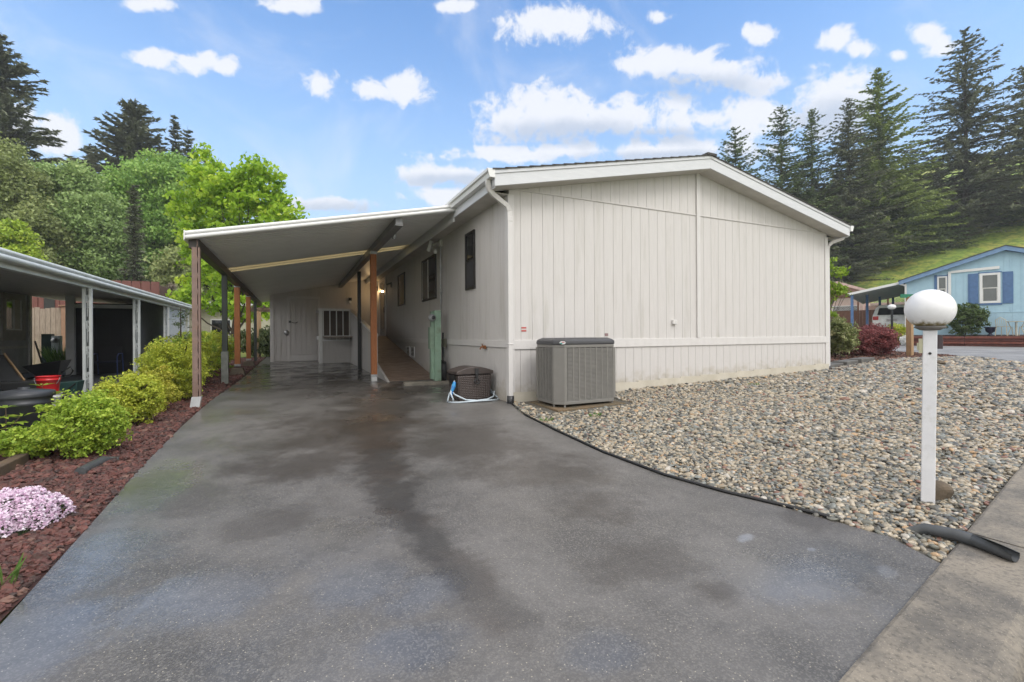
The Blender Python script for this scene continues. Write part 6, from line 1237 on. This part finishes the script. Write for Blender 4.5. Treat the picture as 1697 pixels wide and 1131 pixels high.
for (u0, u1) in ((ue, uR_), (2*uR_-ue, uR_)):
    f0, f1 = rzB(u0)+.02, rzB(u1)+.02; b.hexa([(u0, -.35, f0-.02), (u1, -.35, f1-.02), (u1, -.32, f1-.02), (u0, -.32, f0-.02)], [(u0, -.35, f0+.20), (u1, -.35, f1+.20), (u1, -.32, f1+.20), (u0, -.32, f0+.20)])
b.done('fascia', mat('pale blue fascia', (.17, .28, .45), .6), bh)
b = BB()
for (u0, u1) in ((ue-.05, uR_), (2*uR_-ue+.05, uR_)):
    f0, f1 = rzB(u0)+.225, rzB(u1)+.225; b.hexa([(u0, -.38, f0), (u1, -.38, f1), (u1, 14.3, f1), (u0, 14.3, f0)], [(u0, -.38, f0+.04), (u1, -.38, f1+.04), (u1, 14.3, f1+.04), (u0, 14.3, f0+.04)])
b.done('roof', M['shingle'], bh)
b = BB()
for (u0, u1) in ((ue, uR_), (2*uR_-ue, uR_)):
    f0, f1 = rzB(u0)+.03, rzB(u1)+.03; b.hexa([(u0, -.32, f0), (u1, -.32, f1), (u1, .02, f1), (u0, .02, f0)], [(u0, -.32, f0+.02), (u1, -.32, f1+.02), (u1, .02, f1+.02), (u0, .02, f0+.02)])
b.done('soffit', M['bluet'], bh)
def bwin(x0, y0, x1, y1, frame, fm, shutters):
    u0, z1 = PB(x0, y0); u1, z0 = PB(x1, y1); b = BB(); t = frame
    for (a, c, e, g_) in ((u0, u1, z1-t, z1), (u0, u1, z0, z0+t), (u0, u0+t, z0+t, z1-t), (u1-t, u1, z0+t, z1-t)): b.box(a, -.06, e, c, -.001, g_)
    w = b.done('window', fm, bh); b = BB(); b.box(u0+t, -.02, z0+t, u1-t, -.0125, z1-t); b.done('pane', mat('greenish glass', (.045, .06, .055), .08, spec=1), w)
    b = BB(); b.box(u0+t, -.05, (z0+z1)/2-.03, u1-t, -.021, (z0+z1)/2+.03).box(u0+t, -.045, z0+t, u0+t+.03, -.021, (z0+z1)/2-.03).box(u1-t-.03, -.045, z0+t, u1-t, -.021, (z0+z1)/2-.03); b.done('sash', M['whitedirty'], w)
    b = BB(); b.box(u0-.06, -.05, z0-.10, u1+.06, -.0015, z0-.001).box(u0-.05, -.045, z1+.001, u1+.05, -.0015, z1+.06); b.done('surround', M['bluet'], w)
    if shutters:
        for (a, c) in shutters:
            ua, ub = PB(a, y0)[0], PB(c, y0)[0]; b = BB(); b.box(ua, -.04, z0-.05, ub, -.001, z1+.02)
            for (e, g_) in ((z0, (z0+z1)/2-.04), ((z0+z1)/2+.04, z1-.03)): b.box(ua+.06, -.055, e+.03, ub-.06, -.0405, g_)
            b.done('shutter', M['bluet'], bh)
bwin(1623, 454, 1658, 502, .11, M['white'], [(1604, 1621), (1661, 1679)]); bwin(1553, 459, 1570, 500, .07, M['white'], None)
b = BB()
for (a, c) in (((1553, 459), (1570, 500)),):
    u0, z1 = PB(*a); u1, z0 = PB(*c); b.box(u0-.12, -.03, z0-.1, u0-.001, -.001, z1+.1).box(u1+.001, -.03, z0-.1, u1+.12, -.001, z1+.1)
b.done('window_surround', M['bluet'], bh)
b = BB(); ua, za = PB(1573, 452); ub, zb2 = PB(1656, 444); b.box(ua-.05, -.09, PB(1573, 500)[1], ua+.07, -.001, za+.04); b.hexa([(ua+.071, -.09, za-.05), (ub, -.09, zb2-.06), (ub, -.001, zb2-.06), (ua+.071, -.001, za-.05)], [(ua+.071, -.09, za+.07), (ub, -.09, zb2+.09), (ub, -.001, zb2+.09), (ua+.071, -.001, za+.07)]); b.done('wall_duct', M['white'], bh)
b = BB(); b.box(uL-.02, -.10, zG, uL+.07, -.02, zE-.05); b.hexa([(uL-.35, -.3, zE-.02), (uL-.27, -.3, zE-.02), (uL-.27, -.22, zE-.02), (uL-.35, -.22, zE-.02)], [(uL-.35, -.3, zE+.08), (uL-.27, -.3, zE+.08), (uL-.27, -.22, zE+.08), (uL-.35, -.22, zE+.08)]); b.beam((uL-.3, -.26, zE-.02), (uL+.02, -.06, zE-.14), .08, .08); b.done('downspout', M['white'], bh)
# carport of the blue house
bc = empty('carport', (*BXY(uL-2, 1), zG), 'white edged carport on slim blue posts joined to the light blue house', 'carport')
u0, z0 = PB(1407, 488); u1, z1 = uL-.06, PB(1499, 468)[1]; b = BB()
czB = lambda u: z0+(z1-z0)*(u-u0)/(u1-u0)
b.hexa([(u0, 0, z0-.03), (u1, 0, z1-.03), (u1, 12, z1-.03), (u0, 12, z0-.03)], [(u0, 0, z0+.02), (u1, 0, z1+.02), (u1, 12, z1+.02), (u0, 12, z0+.02)]); b.done('roof_panel', M['roofmetal'], bc)
b = BB(); b.hexa([(u0, -.06, z0-.07), (u1, -.06, z1-.07), (u1, -.001, z1-.07), (u0, -.001, z0-.07)], [(u0, -.06, z0+.07), (u1, -.06, z1+.07), (u1, -.001, z1+.07), (u0, -.001, z0+.07)]); b.box(u0-.08, -.06, z0-.07, u0-.001, 12, z0+.06); b.done('gutter', M['white'], bc)
for (px_, q_) in ((1412, .15), (1437, 3.2), (1458, 7.5), (1480, 11.8)):
    ux = PB(px_, 500, q_)[0]; b = BB(); b.box(ux-.07, q_-.07, float(gz(*BXY(ux, q_)))-.05, ux+.07, q_+.07, czB(ux)-.031); b.done('post', M['bluet'], bc)
ruled('blue_house_driveway', [list(BXY(uL-5.4, -2.0)), list(BXY(uL-5.4, 4)), list(BXY(uL-5.4, 12))], [list(BXY(uL-.05, -2.0)), list(BXY(uL-.05, 4)), list(BXY(uL-.05, 12))], 6, M['ndrive'], .03, kind='structure')
# van parked under it, seen from the rear
vq = 2.6; vu, _ = PB(1478, 540, vq); vz = float(gz(*BXY(vu, vq)))+.0
van = empty('parked_minivan', (*BXY(vu, vq), vz), 'white minivan parked under the blue carport, seen from behind', 'van')
W_ = .98; secs = [(0.0, .42, .98, 0), (0.02, .34, 1.0, .05), (.10, .30, 1.0, .10)]
b = BB(); prof = [(.38, .92), (.42, 1.0), (.95, 1.0), (1.12, .99), (1.20, .95), (1.62, .80), (1.72, .70)]      # height, half-width as a share
stations = [(.10, 0), (.0, .42), (.03, .95), (.14, 1.15), (.42, 1.66)]
L_ = 4.7; A = []
outline = [(-.90, .36), (-.96, .60), (-.97, .95), (-.94, 1.14), (-.80, 1.58), (-.66, 1.74), (0, 1.79), (.66, 1.74), (.80, 1.58), (.94, 1.14), (.97, .95), (.96, .60), (.90, .36)]
def ysh(h): return 0.0 if h < 1.0 else (h-1.0)*.42
rear = [(vu+u_, vq+ysh(h), vz+h) for u_, h in outline]; mid = [(vu+u_, vq+2.3, vz+h) for u_, h in outline]; fr = [(vu+u_*.96, vq+4.2, vz+min(h, 1.1)) for u_, h in outline]
b.hexa(rear, mid); b.hexa(mid, fr); b.done('body', M['carwhite'], van, bevel=.04)
b = BB(); q3 = [(-.72, 1.13), (.72, 1.13), (.62, 1.58), (-.62, 1.58)]; b.hexa([(vu+u_, vq+ysh(h)-.02, vz+h) for u_, h in q3], [(vu+u_, vq+ysh(h)+.02, vz+h) for u_, h in q3]); b.done('rear_window', M['glass'], van)
for s_ in (-1, 1):
    b = BB(); b.hexa([(vu+s_*.955, vq+.5, vz+1.15), (vu+s_*.975, vq+.5, vz+1.15), (vu+s_*.975, vq+3.0, vz+1.15), (vu+s_*.955, vq+3.0, vz+1.15)], [(vu+s_*.80, vq+.6, vz+1.55), (vu+s_*.83, vq+.6, vz+1.55), (vu+s_*.83, vq+2.7, vz+1.55), (vu+s_*.80, vq+2.7, vz+1.55)]); b.done('side_window', M['glass'], van)
    b = BB(); b.box(vu+s_*.80-.14, vq-.02, vz+.82, vu+s_*.80+.14, vq+.03, vz+1.05); b.done('tail_light', M['red'], van)
    for q_ in (.9, 3.5):
        b = BB(); b.lathe((0, 0, 0), [(0, -.1), (.31, -.1), (.34, -.06), (.34, .06), (.31, .1), (0, .1)], 20); b.v = [(vu+s_*.84+v[2], vq+q_+v[0], vz+.34+v[1]) for v in b.v]; b.done('wheel', M['black'], van)
b = BB(); b.box(vu-.26, vq-.03, vz+.72, vu+.26, vq-.001, vz+.88); b.done('licence_plate', M['sticker'], van); b = BB(); b.box(vu-.90, vq-.10, vz+.36, vu+.90, vq-.001, vz+.60); b.done('bumper', M['carwhite'], van, bevel=.03)
b = BB(); b.box(vu-.10, vq-.02, vz+.98, vu+.10, vq-.001, vz+1.02); b.done('tailgate_handle', M['galv'], van)
# raised terrace in red timbers
tq = -1.9; ut0 = PB(1497, 560, tq)[0]; ut1 = PB(1760, 560, tq)[0]; zt0 = PB(1600, 573, tq)[1]-.05; zt1 = PB(1600, 557.5, tq)[1]
tr = empty('timber_terrace', (*BXY((ut0+ut1)/2, tq), zt0), 'low terrace of stacked red timbers in front of the light blue house', 'retaining wall')
M['redwoodd'] = mat('darker red timber', (.11, .035, .026), .8, (.07, .022, .017), 5, .5, .3, 50)
n = 4
for k in range(n):
    za, zb3 = zt0+(zt1-zt0)*k/n, zt0+(zt1-zt0)*(k+1)/n; b = BB(); u = ut0
    while u < ut1: b.box(u, tq-.05*(k%2)+random.uniform(-.015, .015), za+.012, u+2.38, tq+.14, zb3-.012); u += 2.4
    b.done('timber_course', M['redwood'] if k % 2 else M['redwoodd'], tr)
b = BB(); b.hexa([(ut0, tq+.13, zt0-.3), (ut1, tq+.13, zt0-.3), (ut1, .0, zt0-.3), (ut0, .0, zt0-.3)], [(ut0, tq+.13, zt1-.03), (ut1, tq+.13, zt1-.03), (ut1, .0, zt1+.06), (ut0, .0, zt1+.06)]); b.done('terrace_soil', M['mulch'], tr)
zter = lambda q_: zt1-.03+.09*(q_-tq)/(-tq)
# bush, pot, table and chairs on the terrace
def tbush(px_, w, h, q_, mt, label, seed, n, leaf, name='garden_shrub', cat='shrub', per=36, zz=None):
    u = PB(px_, 540, q_)[0]; x, y = BXY(u, q_); r = w/2; rg_ = np.random.default_rng(seed); E_ = [(0, 0, h*.45, r*.75, r*.7, h*.48)]
    for k in range(6): a = rg_.uniform(0, 2*pi); E_.append((r*.5*cos(a), r*.4*sin(a), h*rg_.uniform(.35, .75), r*.42, r*.4, h*.26))
    return broadleaf(name, x, y, E_, n, per, .14, leaf, mt, label, cat, seed, .03, None, .75, 'bark', .45, 24, .4, .45, .2, .1, zb=zter(q_) if zz is None else zz)
tbush(1600, 2.3, 1.75, -1.0, LM['bush'], 'large loose green shrub under the shuttered window of the blue house', 131, 300, .11)
tbush(1482, 1.35, 1.15, -1.4, LM['hedge'], 'yellow green shrub between the van and the wooden post', 132, 200, .09, zz=float(gz(*BXY(PB(1482, 540, -1.4)[0], -1.4))))
tbush(1501, .5, .55, -2.2, LM['petalw'], 'white flowering plant beside the wooden post', 133, 90, .08, 'flowering_plant', 'flowers', zz=float(gz(*BXY(PB(1501, 540, -2.2)[0], -2.2))))
u = PB(1641, 540, -.9)[0]; x, y = BXY(u, -.9); lathe_at('urn_planter', (x, y, zter(-.9)), [(0, 0), (.13, 0), (.13, .03), (.06, .08), (.06, .12), (.17, .22), (.19, .38), (.25, .42), (.25, .45), (.20, .45), (.17, .3), (0, .28)], M['potblue'], label='dark blue urn planter right of the large shrub', cat='planter')
def iron_chair(px_, q_, rot, label):
    u = PB(px_, 545, q_)[0]; x, y = BXY(u, q_); z = zter(q_); t = empty('garden_chair', (x, y, z), label, 'chair', 'cream iron garden chairs on the terrace'); R_ = lambda a, c, h: (x+a*cos(rot)-c*sin(rot), y+a*sin(rot)+c*cos(rot), z+h)
    for (a, c) in ((-.2, -.2), (.2, -.2), (-.2, .2), (.2, .2)): MB().tube([R_(a*1.15, c*1.15, 0), R_(a, c, .45)], .016, 6).build('leg', M['metalcream'], t)
    b = MB(); b.tube([R_(.23*cos(k), .23*sin(k), .46) for k in np.linspace(0, 2*pi, 16)], .014, 6, False)
    for k in range(5): b.tube([R_(-.18+.09*k, -.17, .46), R_(-.18+.09*k, .17, .46)], .008, 5, False)
    b.build('seat', M['metalcream'], t); b = MB(); b.tube([R_(-.2, .2, .46), R_(-.2, .26, .8), R_(0, .28, .93), R_(.2, .26, .8), R_(.2, .2, .46)], .016, 6)
    for k in range(4): b.tube([R_(-.12+.08*k, .21, .47), R_(-.12+.08*k, .27, .86)], .008, 5, False)
    b.build('backrest', M['metalcream'], t)
iron_chair(1664, -1.1, 1.4, 'cream iron garden chair left of the small table'); iron_chair(1704, -1.0, -1.8, 'cream iron garden chair right of the small table, cut by the picture edge')
u = PB(1684, 545, -1.2)[0]; x, y = BXY(u, -1.2); z = zter(-1.2); t = empty('garden_table', (x, y, z), 'small cream iron garden table between the two chairs', 'table')
b = MB(); b.lathe((x, y, z+.70), [(0, 0), (.36, 0), (.38, .012), (.36, .025), (0, .025)], 28); b.build('table_top', M['metalcream'], t)
for k in range(4): a = k*pi/2+.4; MB().tube([(x+.30*cos(a), y+.30*sin(a), z), (x+.18*cos(a), y+.18*sin(a), z+.4), (x+.28*cos(a), y+.28*sin(a), z+.70)], .018, 6).build('leg', M['metalcream'], t)
p = G(1690, 589); 
# little globe lamp by the blue carport
lq = -2.2; ul = PB(1478, 509, lq); x, y = BXY(ul[0], lq); zg_ = float(gz(x, y)); t = empty('globe_lamp', (x, y, zg_), 'small white globe lamp on a black post in front of the van', 'lamp post')
MB().box(x-.04, y-.04, zg_-.05, x+.04, y+.04, ul[1]-.12).build('post', M['blacksteel'], t); MB().lathe((x, y, ul[1]), [(.19*cos(a), .14*sin(a)) for a in np.linspace(-pi*.45, pi/2, 14)], 24).build('globe', M['white'], t)
# pink house and its fence
pq = 15.; u0, zz0 = PB(1388, 467, pq); u1, zz1 = PB(1440, 481, pq); sl = (zz0-zz1)/(u1-u0); uLh = u0-(u1-u0)
phs = empty('pink_house', (*BXY(u0, pq), 1.2), 'small pink gabled house behind the lattice topped fence', 'house')
b = BB(); zt5 = lambda u: zz0-sl*abs(u-u0)-.25; b.hexa([(uLh+.5, pq, 1.0), (u1-.4, pq, 1.0), (u1-.4, pq, zt5(u1-.4)), (u0, pq, zt5(u0)), (uLh+.5, pq, zt5(uLh+.5))], [(uLh+.5, pq+9, 1.0), (u1-.4, pq+9, 1.0), (u1-.4, pq+9, zt5(u1-.4)), (u0, pq+9, zt5(u0)), (uLh+.5, pq+9, zt5(uLh+.5))])
b.box(u1-.4, pq+2, 1.0, u1+5.5, pq+9, 3.6); b.done('wall', M['pink'], phs)
b = BB()
for (a, c) in ((uLh, u0), (u1, u0)):
    fa, fc_ = zz0-sl*abs(a-u0), zz0; b.hexa([(a, pq-.5, fa-.25), (c, pq-.5, fc_-.25), (c, pq+9.2, fc_-.25), (a, pq+9.2, fa-.25)], [(a, pq-.5, fa), (c, pq-.5, fc_), (c, pq+9.2, fc_), (a, pq+9.2, fa)])
b.box(u1+.0, pq+1.5, 3.601, u1+6, pq+9, 3.8); b.done('roof', M['pinkt'], phs)
b = BB(); b.box(u0-.6, pq-.45, zt5(u0)-1.15, u1-.6, pq-.001, zt5(u0)-.75); b.done('porch_beam', M['brownf'], phs)
for k in (0, 1, 2):
    ua = PB(1379+k*14, 497, pq)[0]; b = BB(); b.box(ua, pq-.06, 2.3, ua+.75, pq-.002, 3.6); w = b.done('window', M['white'], phs); b = BB(); b.box(ua+.07, pq-.07, 2.37, ua+.68, pq-.061, 3.53); b.done('pane', M['glass'], w)
fq = 12.6; lf = empty('lattice_fence', (*BXY(PB(1420, 500, fq)[0], fq), 1.2), 'brown board fence with a white lattice top behind the blue carport', 'fence')
ua, zl1 = PB(1376, 495, fq); ub, zl0 = PB(1500, 513, fq); b = BB(); u = ua
while u < ub: b.box(u, fq, 1.0, u+.19, fq+.03, zl0); u += .2
b.done('boards', M['brownf'], lf)
b = BB(); u = ua-.8; hh_ = zl1-zl0-.06
while u < ub: b.beam((u, fq+.01, zl0+.03), (u+hh_, fq+.01, zl1-.03), .02, .05, (0, 1, 0)); b.beam((u+hh_, fq+.025, zl0+.03), (u, fq+.025, zl1-.03), .02, .05, (0, 1, 0)); u += .17
b.done('lattice', M['lattice'], lf)
b = BB(); b.box(ua, fq-.03, zl1-.03, ub, fq+.05, zl1+.03).box(ua, fq-.03, zl0, ub, fq+.05, zl0+.03); b.done('rail', M['brownf'], lf)
u = ua
while u < ub: b = BB(); b.box(u-.06, fq-.08, 1.0, u+.06, fq-.031, zl1+.1); b.done('post', M['brownf'], lf); u += 1.9

# ================================================================== AIR
hzm = bpy.data.materials.new('thin damp air'); hzm.use_nodes = True; nt = hzm.node_tree; nt.nodes.clear()
pv = nt.nodes.new('ShaderNodeVolumePrincipled'); pv.inputs['Density'].default_value = .0007; pv.inputs['Color'].default_value = (.85, .90, .95, 1); ou = nt.nodes.new('ShaderNodeOutputMaterial'); nt.links.new(pv.outputs[0], ou.inputs['Volume'])
MB().box(-425, -125, -4, 605, 605, 75).build('haze', hzm, kind='stuff')
